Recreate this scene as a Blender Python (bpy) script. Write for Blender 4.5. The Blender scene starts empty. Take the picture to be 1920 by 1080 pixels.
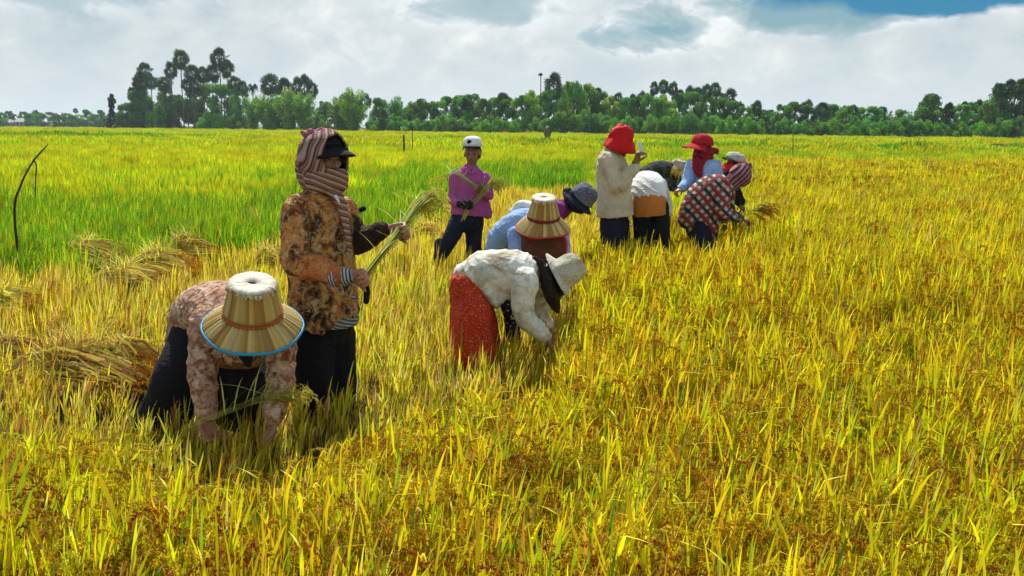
import bpy, math, random
import numpy as np
from mathutils import Vector, Matrix, Euler, noise as mnoise
random.seed(7); RNG = np.random.default_rng(11)
SC = bpy.context.scene
COL = SC.collection
# ------------------------------------------------------------------ camera
FPX = 1750.0; PITCH = 9.72; ROLL = 0.48; CAMZ = 1.6
cd = bpy.data.cameras.new('camera'); cam = bpy.data.objects.new('camera', cd); COL.objects.link(cam)
cd.sensor_width = 36.0; cd.lens = 36.0 * FPX / 1920.0; cd.clip_start = 0.05; cd.clip_end = 6000.0
cam.matrix_world = (Matrix.Translation((0, 0, CAMZ)) @ Matrix.Rotation(math.radians(90 - PITCH), 4, 'X')
                    @ Matrix.Rotation(math.radians(ROLL), 4, 'Z'))
SC.camera = cam
MW = cam.matrix_world.copy(); MI = MW.inverted()
CR = MW.to_3x3()
def P(px, py, D):
    """world point seen at pixel (px,py) of the 1920x1080 photo at world depth y = D"""
    d = CR @ Vector(((px - 960) / FPX, -(py - 540) / FPX, -1.0))
    return Vector((0, 0, CAMZ)) + d * (D / d.y)
def G(px, D, z=0.0):
    p = P(px, 300, D); return Vector((p.x, D, z))
def proj(x, y, z):
    """numpy projection to photo pixels"""
    M = np.array(MI)
    c = M[:3, :3] @ np.stack([x, y, z]) + M[:3, 3:4]
    return 960 + FPX * c[0] / -c[2], 540 - FPX * c[1] / -c[2]
# ------------------------------------------------------------------ light
SUN_EL, SUN_AZ = 52.0, -14.0      # degrees; azimuth from +Y (towards the view), negative = left
sd = Vector((math.sin(math.radians(SUN_AZ)) * math.cos(math.radians(SUN_EL)),
             math.cos(math.radians(SUN_AZ)) * math.cos(math.radians(SUN_EL)), math.sin(math.radians(SUN_EL))))
sl = bpy.data.lights.new('sun', 'SUN'); sun = bpy.data.objects.new('sun', sl); COL.objects.link(sun)
sl.energy = 5.0; sl.angle = math.radians(0.6); sl.color = (1.0, 0.95, 0.86)
sun.rotation_euler = sd.to_track_quat('Z', 'Y').to_euler(); sun.location = (0, 0, 60)
SC.view_settings.view_transform = 'Standard'; SC.view_settings.look = 'None'
SC.view_settings.exposure = 0.28; SC.view_settings.gamma = 1.0
SC.cycles.max_bounces = 6; SC.cycles.transparent_max_bounces = 8; SC.cycles.diffuse_bounces = 3
SC.cycles.glossy_bounces = 2; SC.cycles.transmission_bounces = 4; SC.cycles.volume_bounces = 0
SC.cycles.use_denoising = True
# ------------------------------------------------------------------ node helper
class NT:
    def __init__(s, tree): s.t = tree; s.n = tree.nodes; s.l = tree.links
    def node(s, typ, props=None, ins=None):
        nd = s.n.new(typ)
        for k, v in (props or {}).items(): setattr(nd, k, v)
        for k, v in (ins or {}).items(): s.put(nd, k, v)
        return nd
    def put(s, nd, k, v):
        sock = nd.inputs[k]
        if hasattr(v, 'is_output') or isinstance(v, bpy.types.NodeSocket): s.l.new(v, sock)
        else: sock.default_value = v
    def math(s, op, a, b=0.0, c=None, clamp=False):
        nd = s.n.new('ShaderNodeMath'); nd.operation = op; nd.use_clamp = clamp
        s.put(nd, 0, a); s.put(nd, 1, b)
        if c is not None: s.put(nd, 2, c)
        return nd.outputs[0]
    def mix(s, f, a, b, mode='MIX'):
        nd = s.n.new('ShaderNodeMix'); nd.data_type = 'RGBA'; nd.blend_type = mode; nd.clamp_factor = True
        s.put(nd, 0, f); s.put(nd, 6, a); s.put(nd, 7, b); return nd.outputs[2]
    def ramp(s, f, stops, interp='LINEAR'):
        nd = s.n.new('ShaderNodeValToRGB'); cr = nd.color_ramp; cr.interpolation = interp
        while len(cr.elements) < len(stops): cr.elements.new(0.5)
        for e, (p, c) in zip(cr.elements, stops):
            e.position = p; e.color = (c[0], c[1], c[2], 1) if hasattr(c, '__len__') else (c, c, c, 1)
        s.put(nd, 0, f); return nd.outputs[0]
    def noise(s, vec, scale, detail=3.0, rough=0.55, dist=0.0, out=0):
        nd = s.n.new('ShaderNodeTexNoise'); s.put(nd, 'Vector', vec); s.put(nd, 'Scale', scale)
        s.put(nd, 'Detail', detail); s.put(nd, 'Roughness', rough); s.put(nd, 'Distortion', dist); return nd.outputs[out]
    def mapping(s, vec, loc=(0, 0, 0), rot=(0, 0, 0), sc=(1, 1, 1)):
        nd = s.n.new('ShaderNodeMapping'); s.put(nd, 0, vec); nd.inputs[1].default_value = loc
        nd.inputs[2].default_value = rot; nd.inputs[3].default_value = sc; return nd.outputs[0]
C4 = lambda c: (c[0], c[1], c[2], 1.0)
# ------------------------------------------------------------------ sky
w = bpy.data.worlds.new('World'); SC.world = w; w.use_nodes = True
T = NT(w.node_tree); T.n.clear()
sky = T.node('ShaderNodeTexSky', {'sky_type': 'NISHITA'}); sky.sun_disc = False
sky.sun_elevation = math.radians(SUN_EL); sky.sun_rotation = math.radians(SUN_AZ); sky.dust_density = 1.0; sky.ozone_density = 2.0
tc = T.node('ShaderNodeTexCoord').outputs['Generated']
sep = T.node('ShaderNodeSeparateXYZ', ins={0: tc})
zc = T.math('MAXIMUM', sep.outputs[2], 0.0)
den = T.math('ADD', zc, 0.10)
comb = T.node('ShaderNodeCombineXYZ', ins={0: T.math('DIVIDE', sep.outputs[0], den), 1: T.math('DIVIDE', sep.outputs[1], den), 2: T.math('MULTIPLY', zc, 1.5)})
cv = comb.outputs[0]
az_ = T.math('ARCTAN2', sep.outputs[0], sep.outputs[1]); el_ = T.math('ARCSINE', sep.outputs[2])
ang = T.node('ShaderNodeCombineXYZ', ins={0: T.math('MULTIPLY', az_, 6.0), 1: T.math('MULTIPLY', el_, 10.0), 2: zc}).outputs[0]
n1 = T.noise(T.mapping(ang, loc=(3.1, 1.7, 0)), 0.8, 5, 0.55, 0.5)
n2 = T.noise(T.mapping(ang, loc=(8.1, 4.2, 2)), 2.6, 7, 0.58, 0.4)
# a dark bank of cloud with a blue opening over the right of the view
def blob(az, el, wa, we):
    """smooth mask round one direction (degrees)"""
    a = T.math('ARCTAN2', sep.outputs[0], sep.outputs[1]); e = T.math('ARCSINE', sep.outputs[2])
    da = T.math('DIVIDE', T.math('SUBTRACT', a, math.radians(az)), math.radians(wa))
    de = T.math('DIVIDE', T.math('SUBTRACT', e, math.radians(el)), math.radians(we))
    r = T.math('ADD', T.math('MULTIPLY', da, da), T.math('MULTIPLY', de, de))
    r = T.math('ADD', T.math('SQRT', r), T.math('ADD', T.math('MULTIPLY', T.math('SUBTRACT', n2, 0.5), 1.9), T.math('MULTIPLY', T.math('SUBTRACT', n1, 0.5), 2.0)))
    return T.math('SUBTRACT', 1.35, r, clamp=True)
dark = T.math('MAXIMUM', blob(8.6, 5.7, 4.2, 1.3), T.math('MAXIMUM', T.math('MULTIPLY', blob(16.0, 6.7, 6.5, 1.2), 1.0), T.math('MAXIMUM', T.math('MULTIPLY', blob(-1.5, 7.0, 6.5, 1.5), .45), T.math('MULTIPLY', blob(-26, 6.9, 7, 1.0), .35))))
blue = T.math('MAXIMUM', blob(25.2, 7.15, 4.8, 0.75), T.math('MULTIPLY', blob(17, 7.5, 4.5, .6), .45))
lightness = T.math('ADD', T.math('MULTIPLY', n1, 0.6), T.math('MULTIPLY', n2, 0.55))
cl = T.ramp(lightness, [(0.42, (4.3, 5.1, 5.5)), (0.54, (5.2, 5.85, 6.1)), (0.62, (5.9, 6.4, 6.5)), (0.72, (7.6, 7.8, 7.8))])
cl = T.mix(T.math('MULTIPLY', dark, 1.15, clamp=True), cl, (2.2, 3.7, 4.3, 1))
rim = T.math('MULTIPLY', T.math('SUBTRACT', 1.0, T.math('ABSOLUTE', T.math('SUBTRACT', T.math('MULTIPLY', dark, 5.0), 1.0)), clamp=True), T.math('SUBTRACT', n2, .38, clamp=True))
cl = T.mix(T.math('MULTIPLY', rim, 2.6, clamp=True), cl, (8.4, 8.7, 8.7, 1))
cl = T.mix(T.math('MULTIPLY', blue, 2.2, clamp=True), cl, (0.35, 2.1, 3.7, 1))
cl = T.mix(T.math('SUBTRACT', 1.0, T.math('MULTIPLY', zc, 12.0), clamp=True), cl, (6.0, 6.6, 6.8, 1))
# cloud overhead, out of view, thinned to deepen the shadows below
over = T.math('MULTIPLY', T.math('SUBTRACT', zc, .18, clamp=True), 3.0, clamp=True)
cov = T.math('SUBTRACT', 1.0, T.math('MULTIPLY', over, T.ramp(n1, [(.35, .85), (.65, .35)])), clamp=True)
colr = T.mix(cov, sky.outputs[0], cl)
bg = T.node('ShaderNodeBackground', ins={'Color': colr, 'Strength': 0.1})
T.l.new(bg.outputs[0], T.node('ShaderNodeOutputWorld').inputs[0])
# ------------------------------------------------------------------ object helpers
def tag(o, label=None, cat=None, group=None, kind=None):
    if label: o['label'] = label
    if cat: o['category'] = cat
    if group: o['group'] = group
    if kind: o['kind'] = kind
    return o
def mesh_np(name, V, F, mats, fmat=None, colors=None, smooth=True):
    me = bpy.data.meshes.new(name)
    me.from_pydata([tuple(v) for v in V] if not isinstance(V, np.ndarray) else V.tolist(), [], F)
    for m in mats: me.materials.append(m)
    if fmat is not None: me.polygons.foreach_set('material_index', np.asarray(fmat, dtype=np.int32))
    if smooth: me.polygons.foreach_set('use_smooth', np.ones(len(me.polygons), dtype=bool))
    if colors is not None:
        ca = me.color_attributes.new('tint', 'FLOAT_COLOR', 'POINT')
        ca.data.foreach_set('color', np.asarray(colors, dtype=np.float32).ravel())
    me.update(); return me
def link(name, me, parent=None, loc=None):
    o = bpy.data.objects.new(name, me); COL.objects.link(o)
    if parent: o.parent = parent
    if loc is not None: o.location = loc
    return o
def empty(name, loc, label, cat, group=None):
    o = bpy.data.objects.new(name, None); COL.objects.link(o); o.location = loc; o.empty_display_size = .2
    return tag(o, label, cat, group)
def new_mat(name):
    m = bpy.data.materials.new(name); m.use_nodes = True; t = NT(m.node_tree); t.n.clear(); return m, t
def finish(m, t, surf): t.l.new(surf, t.node('ShaderNodeOutputMaterial').inputs[0]); return m
def leafy(name, transl=0.45, rough=0.55, zone=None, sat=1.0, spec=0.3, grow=None):
    """leaf material: its colour is the mesh's tint, varied plant by plant and across the field"""
    m, t = new_mat(name)
    c = t.node('ShaderNodeAttribute', {'attribute_name': 'tint'}).outputs['Color']
    rnd = t.node('ShaderNodeObjectInfo').outputs['Random']
    hs = t.node('ShaderNodeHueSaturation', ins={'Hue': t.math('ADD', 0.485, t.math('MULTIPLY', rnd, 0.03)), 'Saturation': sat,
               'Value': t.math('ADD', 0.78, t.math('MULTIPLY', rnd, 0.44)), 'Color': c})
    col = hs.outputs[0]
    pos = t.node('ShaderNodeNewGeometry').outputs['Position']
    if zone: col = zone(t, col, pos)
    d = t.node('ShaderNodeBsdfPrincipled', ins={'Base Color': col, 'Roughness': rough, 'Specular IOR Level': spec})
    tr = t.node('ShaderNodeBsdfTranslucent', ins={'Color': col})
    mx = t.node('ShaderNodeMixShader', ins={0: transl, 1: d.outputs[0], 2: tr.outputs[0]})
    return finish(m, t, mx.outputs[0])
# ------------------------------------------------------------------ ground
def mat_ground():
    m, t = new_mat('paddy_soil')
    p = t.node('ShaderNodeNewGeometry').outputs['Position']
    n = t.noise(p, 3.0, 6, 0.6); n3 = t.noise(p, 22.0, 5, 0.7)
    c = t.ramp(n, [(0.3, (0.03, 0.020, 0.008)), (0.6, (0.075, 0.048, 0.016)), (0.8, (0.12, 0.085, 0.025))])
    c = t.mix(t.math('MULTIPLY', n3, 0.5), c, (0.19, 0.16, 0.04, 1))
    b = t.node('ShaderNodeBump', ins={'Strength': 0.6, 'Distance': 0.05, 'Height': n3})
    return finish(m, t, t.node('ShaderNodeBsdfPrincipled', ins={'Base Color': c, 'Roughness': 1.0, 'Specular IOR Level': .05, 'Normal': b.outputs[0]}).outputs[0])
xs = np.concatenate([-np.geomspace(1800, 12, 24), np.linspace(-10, 10, 41), np.geomspace(12, 1800, 24)])
ys = np.concatenate([np.linspace(-12, 18, 61), np.geomspace(19, 2200, 38)])
X, Y = np.meshgrid(xs, ys); Z = 0.018 * np.sin(X * 3.1 + 1.3 * np.sin(Y * 2.3)) * np.cos(Y * 2.7) * (np.abs(Y) < 20)
nx = len(xs); V = np.stack([X.ravel(), Y.ravel(), Z.ravel()], 1)
F = [(j * nx + i, j * nx + i + 1, (j + 1) * nx + i + 1, (j + 1) * nx + i) for j in range(len(ys) - 1) for i in range(nx - 1)]
tag(link('ground', mesh_np('ground', V, F, [mat_ground()])), kind='structure')

# ------------------------------------------------------------------ zones of the field, in photo pixels at the height of the plant tops
def lin(px, pts): return np.interp(px, [p[0] for p in pts], [p[1] for p in pts])
RIPE_EDGE = [(-900, 760), (0, 762), (150, 745), (270, 800), (420, 812), (560, 800), (700, 735), (770, 705), (850, 700), (930, 690), (1030, 655), (1075, 560), (1100, 480),
             (1135, 432), (1200, 422), (1290, 412), (1375, 404), (1388, 330), (1400, 298), (1500, 298), (3000, 302)]
GREEN_LOW = [(-900, 500), (0, 487), (240, 470), (330, 447), (520, 427), (700, 415), (780, 402), (830, 372), (900, 352), (1000, 338), (1080, 322), (1110, 310)]
def wob(x, y, s, seed=0.0):
    return (np.sin(x * s + 1.7 * np.sin(y * s * .7 + seed) + seed) + np.sin(y * s * 1.3 + 1.1 * np.sin(x * s * .9 + seed * 2.1) + seed * 3)) * .5
def zone_of(x, y, z=0.42):
    """0 ripe gold, 1 stubble, 2 lush green, 3 lime-yellow far field"""
    px, py = proj(x, y, np.full_like(x, z))
    sc = 1750 / np.maximum(y, 1)
    pyw = py + wob(x, y, 2.3, 1.0) * 0.035 * sc * .5
    ripe = pyw > lin(px, RIPE_EDGE)
    green = (pyw <= lin(px, GREEN_LOW)) & (px < 1110)
    zz = np.where(ripe, 0, np.where(green, 2, 1))
    far = (py < 300 + 4 * wob(x, y, .21, 2)) | ((px > 1110) & (py < 400) & ~ripe)
    zz = np.where(~ripe & far, 3, zz)
    mixed = (zz == 2) & (RNG.random(len(x)) < np.clip((np.interp(px, [0, 500, 900, 1100], [385, 370, 330, 300]) - py) / 55, 0, .93)); zz = np.where(mixed, 3, zz)
    return zz, px, py

# ------------------------------------------------------------------ rice plants
class Acc:
    def __init__(s): s.V = []; s.F = []; s.C = []; s.n = 0
    def add(s, V, F, c):
        V = np.asarray(V, float); k = len(V); s.V.append(V); s.F += [tuple(i + s.n for i in f) for f in F]
        c = np.asarray(c, float)
        s.C.append(np.tile(np.append(c, 1.0), (k, 1)) if c.ndim == 1 else np.concatenate([c, np.ones((k, 1))], 1)); s.n += k
    def mesh(s, name, mats, smooth=True): return mesh_np(name, np.concatenate(s.V), s.F, mats, colors=np.concatenate(s.C), smooth=smooth)
def strip(A, base, az, length, lean0, bend, width, c0, c1=None, segs=5, face=None, tw=0.0, wprof=None, kink=None):
    """one leaf: starts at base, leaves the vertical by lean0 and bends over by bend (radians)"""
    c1 = c0 if c1 is None else c1
    p = np.array(base, float); f = az + math.pi / 2 if face is None else face
    V = []; C = []; st = length / segs
    for i in range(segs + 1):
        u = i / segs; ang = lean0 + bend * u * u
        if kink and u > kink[0]: ang += kink[1]
        ff = f + tw * u
        wd = width * (wprof(u) if wprof else (0.55 + 1.0 * u if u < .4 else max(.02, 1.0 * (1 - u) / .6) ** .7))
        sdv = np.array([math.cos(ff), math.sin(ff), 0.0]) * wd * .5
        V += [p - sdv, p + sdv]; cc = np.array(c0) * (1 - u) + np.array(c1) * u; C += [cc, cc]
        p = p + st * np.array([math.cos(az) * math.sin(ang), math.sin(az) * math.sin(ang), math.cos(ang)])
    F = [(2 * i, 2 * i + 1, 2 * i + 3, 2 * i + 2) for i in range(segs)]
    A.add(V, F, np.array(C)); return p
def panicle(A, p, az, length, lean0, col, R, grains=22, gs=1.0):
    p = np.array(p, float); n = 7; st = length / n; k = 0
    for i in range(n):
        u = i / n; ang = lean0 + (2.75 - lean0) * min(1, u * 1.25)
        q = p + st * np.array([math.cos(az) * math.sin(ang), math.sin(az) * math.sin(ang), math.cos(ang)])
        V = [p + [0.0008, 0, 0], p - [0.0008, 0, 0], q - [0.0008, 0, 0], q + [0.0008, 0, 0]]; A.add(V, [(0, 1, 2, 3)], col * .9)
        for j in range(max(1, grains // n)):
            t0 = R.random(); c = p * (1 - t0) + q * t0 + np.array([R.gauss(0, 1), R.gauss(0, 1), R.gauss(0, .6)]) * 0.0046 * gs ** .5 + np.array([0, 0, -.006])
            d = np.array([math.cos(az) * math.sin(ang), math.sin(az) * math.sin(ang), math.cos(ang) - .5]) + np.array([R.gauss(0, .35) for _ in range(3)])
            d /= np.linalg.norm(d) + 1e-6; s = np.cross(d, [R.gauss(0, 1), R.gauss(0, 1), R.gauss(0, 1)]); s /= np.linalg.norm(s) + 1e-6; t2 = np.cross(d, s)
            L = 0.0052 * gs; W = 0.0022 * gs
            cc = np.clip(col * R.uniform(.65, 1.3) * np.array([1, R.uniform(.88, 1.12), 1]), 0, 1)
            A.add([c - d * L, c + s * W, c + d * L, c - s * W, c + t2 * W, c - t2 * W], [(0, 1, 2, 3), (0, 4, 2, 5)], cc)
        p = q
LEAF_RIPE = [((.80, .74, .010), 6), ((.62, .66, .010), 4), ((.32, .46, .012), 2.2), ((.78, .60, .012), 3), ((.10, .24, .012), 1.4), ((.52, .28, .03), 1.4), ((.72, .62, .24), .5)]
LEAF_GREEN = [((.17, .40, .010), 5), ((.30, .50, .012), 4), ((.08, .25, .012), 4), ((.52, .60, .012), 3)]
LEAF_LIME = [((.60, .66, .01), 5), ((.70, .70, .01), 4), ((.38, .56, .012), 3), ((.20, .40, .012), 1.5), ((.74, .60, .02), .5)]
LEAF_STUB = [((.78, .70, .03), 5), ((.64, .62, .02), 3), ((.76, .62, .16), 2.4), ((.34, .44, .015), 1.6), ((.36, .19, .04), 2.2)]
GRAIN = [np.array(c) for c in ((.56, .25, .010), (.62, .36, .014), (.46, .16, .010), (.66, .46, .02), (.32, .10, .010))]
def pick(tab, R):
    c = R.choices([t[0] for t in tab], [t[1] for t in tab])[0]; v = R.uniform(.75, 1.2)
    return np.clip(np.array(c) * v * np.array([R.uniform(.93, 1.07), 1, 1]), 0, .92)
GRAIN_Y = [np.array(c) for c in ((.72, .56, .016), (.66, .46, .016), (.74, .62, .02), (.54, .30, .012))]
def clump(R, pal, h=.46, tillers=8, leaves=3, pan=.8, spread=.05, wind=.10, width=.0085, segs=5, grains=22, radius=None, gs=1.0, leafscale=1.0, erect=.25, gcol=GRAIN):
    A = Acc()
    for k in range(tillers):
        a = R.uniform(0, 6.283); r = (spread if radius is None else radius) * math.sqrt(R.random())
        b = np.array([r * math.cos(a), r * math.sin(a), 0.0])
        az = a + R.gauss(0, .7) if radius is None else R.uniform(0, 6.283); ln = abs(R.gauss(0, .10)) + .02
        hh = h * R.uniform(.66, 1.0) * .86
        tip = b + hh * np.array([math.cos(az) * math.sin(ln) + wind * .6, math.sin(az) * math.sin(ln), math.cos(ln)])
        cs = pick(pal, R); f = R.uniform(0, 3.14)
        s = np.array([math.cos(f), math.sin(f), 0]) * .0022 * gs
        A.add([b - s, b + s, tip + s * .6, tip - s * .6], [(0, 1, 2, 3)], cs * np.array([.95, .9, 1]))
        for j in range(leaves):
            u = R.uniform(.25, .95); q = b + (tip - b) * u
            laz = math.atan2(math.sin(az) * .4 + R.gauss(0, .8), math.cos(az) * .4 + R.gauss(0, .8) + wind * 5)
            L = h * R.uniform(.38, .66) * leafscale; c = pick(pal, R); c2 = np.clip(c * np.array([1.25, .95, 1]), 0, .95) if R.random() < .6 else pick(pal, R)
            strip(A, q, laz, L, abs(R.gauss(.08, .16)), abs(R.gauss(erect, .38)), width * R.uniform(.6, 1.25), c, c2, segs,
                  face=R.uniform(-.9, .9) if R.random() < .7 else None, tw=R.gauss(0, .5), kink=(R.uniform(.4, .8), R.uniform(.6, 1.6)) if R.random() < .13 else None)
        if R.random() < pan:
            panicle(A, tip, R.gauss(.2, 1.3), h * R.uniform(.24, .36), R.uniform(.15, .6), R.choice(gcol), R, grains, gs)
    return A
def proto_coll(name, makers, mat):
    c = bpy.data.collections.new(name)
    for i, A in enumerate(makers):
        o = bpy.data.objects.new('%s_%02d' % (name, i), A.mesh(name, [mat])); c.objects.link(o)
    return c
def scatter(name, pts, rot, scl, idx, coll, label, cat):
    me = bpy.data.meshes.new(name); me.from_pydata(pts.tolist(), [], [])
    for nm, typ, arr in (('rot', 'FLOAT_VECTOR', rot), ('scl', 'FLOAT_VECTOR', scl), ('idx', 'INT', idx)):
        at = me.attributes.new(nm, typ, 'POINT'); at.data.foreach_set('vector' if typ != 'INT' else 'value', arr.astype(np.float32 if typ != 'INT' else np.int32).ravel())
    o = link(name, me); tag(o, label, cat, kind='stuff')
    ng = bpy.data.node_groups.new(name, 'GeometryNodeTree'); ng.is_modifier = True
    ng.interface.new_socket('Geometry', in_out='INPUT', socket_type='NodeSocketGeometry')
    ng.interface.new_socket('Geometry', in_out='OUTPUT', socket_type='NodeSocketGeometry')
    t = NT(ng); gi = t.node('NodeGroupInput'); go = t.node('NodeGroupOutput')
    ci = t.node('GeometryNodeCollectionInfo'); ci.inputs[0].default_value = coll; ci.inputs[1].default_value = True; ci.inputs[2].default_value = True
    def na(n, dt):
        nd = t.node('GeometryNodeInputNamedAttribute'); nd.data_type = dt; nd.inputs[0].default_value = n
        return [s for s in nd.outputs if s.enabled and s.name == 'Attribute'][0]
    ip = t.node('GeometryNodeInstanceOnPoints'); t.l.new(gi.outputs[0], ip.inputs['Points']); t.l.new(ci.outputs[0], ip.inputs['Instance'])
    ip.inputs['Pick Instance'].default_value = True; t.l.new(na('idx', 'INT'), ip.inputs['Instance Index'])
    er = t.node('FunctionNodeEulerToRotation'); t.l.new(na('rot', 'FLOAT_VECTOR'), er.inputs[0]); t.l.new(er.outputs[0], ip.inputs['Rotation'])
    t.l.new(na('scl', 'FLOAT_VECTOR'), ip.inputs['Scale']); t.l.new(ip.outputs[0], go.inputs[0])
    md = o.modifiers.new('scatter', 'NODES'); md.node_group = ng
    return o
def zone_ripe(t, col, pos):
    n = t.noise(t.mapping(pos, sc=(1, 1, 0)), 0.9, 4, .6)
    n2 = t.noise(t.mapping(pos, sc=(1, .5, 0)), 0.13, 3, .5)
    c = t.mix(t.math('MULTIPLY', t.math('SUBTRACT', n, .45, clamp=True), 2.2, clamp=True), col, t.mix(1.0, col, (.82, 1.12, .9, 1), 'MULTIPLY'))
    return t.mix(t.math('MULTIPLY', t.math('SUBTRACT', n2, .46, clamp=True), 3.0, clamp=True), c, t.mix(1.0, c, (1.08, .91, .9, 1), 'MULTIPLY'))
def zone_lime(t, col, pos):
    n = t.noise(t.mapping(pos, sc=(.35, 1, 0)), 0.07, 3, .5); n1 = t.noise(t.mapping(pos, sc=(1, 1, 0)), 0.6, 3, .6)
    c = t.mix(t.math('MULTIPLY', t.math('SUBTRACT', n, .46, clamp=True), 4.0, clamp=True), col, t.mix(1.0, col, (.62, .98, 1, 1), 'MULTIPLY'))
    return t.mix(t.math('MULTIPLY', t.math('SUBTRACT', n1, .48, clamp=True), 2.5, clamp=True), c, t.mix(1.0, c, (.7, .95, 1, 1), 'MULTIPLY'))
M_RIPE = leafy('ripe_rice_leaf', .47, zone=zone_ripe)
M_GREEN = leafy('green_rice_leaf', .5, zone=zone_lime)
M_STUB = leafy('stubble_leaf', .5, zone=zone_ripe)
R = random.Random(3)
K_RIPE = proto_coll('ripe_clump', [clump(R, LEAF_RIPE, h=.49, tillers=R.randint(6, 10), leaves=3, pan=.74, grains=63, gs=1.05, width=.0105, erect=.24, leafscale=.74, gcol=GRAIN + GRAIN_Y) for i in range(14)], M_RIPE)
K_RIPE_MID = proto_coll('ripe_patch', [clump(R, LEAF_RIPE, h=.48, tillers=22, leaves=3, pan=.7, radius=.17, segs=3, grains=28, gs=1.6, width=.013, leafscale=.72, gcol=GRAIN[:1] + GRAIN_Y) for _ in range(7)], M_RIPE)
K_RIPE_FAR = proto_coll('ripe_far', [clump(R, LEAF_RIPE, h=.46, tillers=70, leaves=2, pan=1.0, radius=.55, segs=2, grains=14, gs=4, width=.024, gcol=GRAIN_Y) for _ in range(5)], M_RIPE)
K_STUB = proto_coll('stub_clump', [clump(R, LEAF_STUB, h=.26 * R.uniform(.8, 1.25), tillers=R.randint(7, 12), leaves=2, pan=.06, grains=20, width=.0085, erect=.15, leafscale=.8) for _ in range(9)], M_STUB)
K_STUB_MID = proto_coll('stub_patch', [clump(R, LEAF_STUB, h=.26, tillers=24, leaves=2, pan=.08, radius=.18, segs=2, grains=10, gs=1.6, width=.012, erect=.15) for _ in range(6)], M_STUB)
K_GREEN = proto_coll('green_patch', [clump(R, LEAF_GREEN, h=.42, tillers=24, leaves=4, pan=.05, radius=.18, segs=3, grains=10, gs=1.6, width=.010, erect=.3, wind=.03) for _ in range(6)], M_GREEN)
K_LIME = proto_coll('lime_patch', [clump(R, LEAF_LIME, h=.44, tillers=60, leaves=4, pan=.35, radius=.45, segs=2, grains=7, gs=3, width=.018, erect=.35, wind=.03, gcol=GRAIN_Y[::2]) for _ in range(6)], M_GREEN)
K_LIME_FAR = proto_coll('lime_far', [clump(R, LEAF_LIME, h=.44, tillers=150, leaves=3, pan=.2, radius=1.7, segs=2, grains=7, gs=6, width=.05, erect=.4, wind=.03, gcol=GRAIN_Y[::2]) for _ in range(5)], M_GREEN)
K_GREEN_FAR = proto_coll('green_far', [clump(R, LEAF_GREEN[:3], h=.46, tillers=150, leaves=3, pan=0, radius=1.7, segs=2, width=.05, erect=.4, wind=.03) for _ in range(4)], M_GREEN)
def wedge(n, y0, y1, margin=1.15, left=-.76, right=.76):
    n = int(n * 1.226)
    """random points spread evenly over the part of the field the view can take in"""
    y = np.sqrt(RNG.random(n) * (y1 * y1 - y0 * y0) + y0 * y0); x = y * (left + (right - left) * RNG.random(n)) * margin
    return x, y
CLEAR = []          # (x, y, radius): where feet stand, filled below
def emit(name, coll, nk, x, y, lab, cat, smin=.8, smax=1.15, tilt=.08, hs=None):
    k = len(x); s = RNG.uniform(smin, smax, k); hz = s * RNG.uniform(.85, 1.12, k)
    hz = hz * (1 + .10 * wob(x, y, 1.1, 4.0))
    if hs is not None: hz = hz * hs
    pts = np.stack([x, y, np.zeros(k)], 1)
    rot = np.stack([RNG.normal(0, tilt, k), RNG.normal(tilt * .6, tilt, k), RNG.normal(0, .35, k) + (RNG.random(k) < .5) * 3.14159 * 0], 1)
    scatter(name, pts, rot, np.stack([s, s, hz], 1), RNG.integers(0, nk, k), coll, lab, cat)
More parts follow.
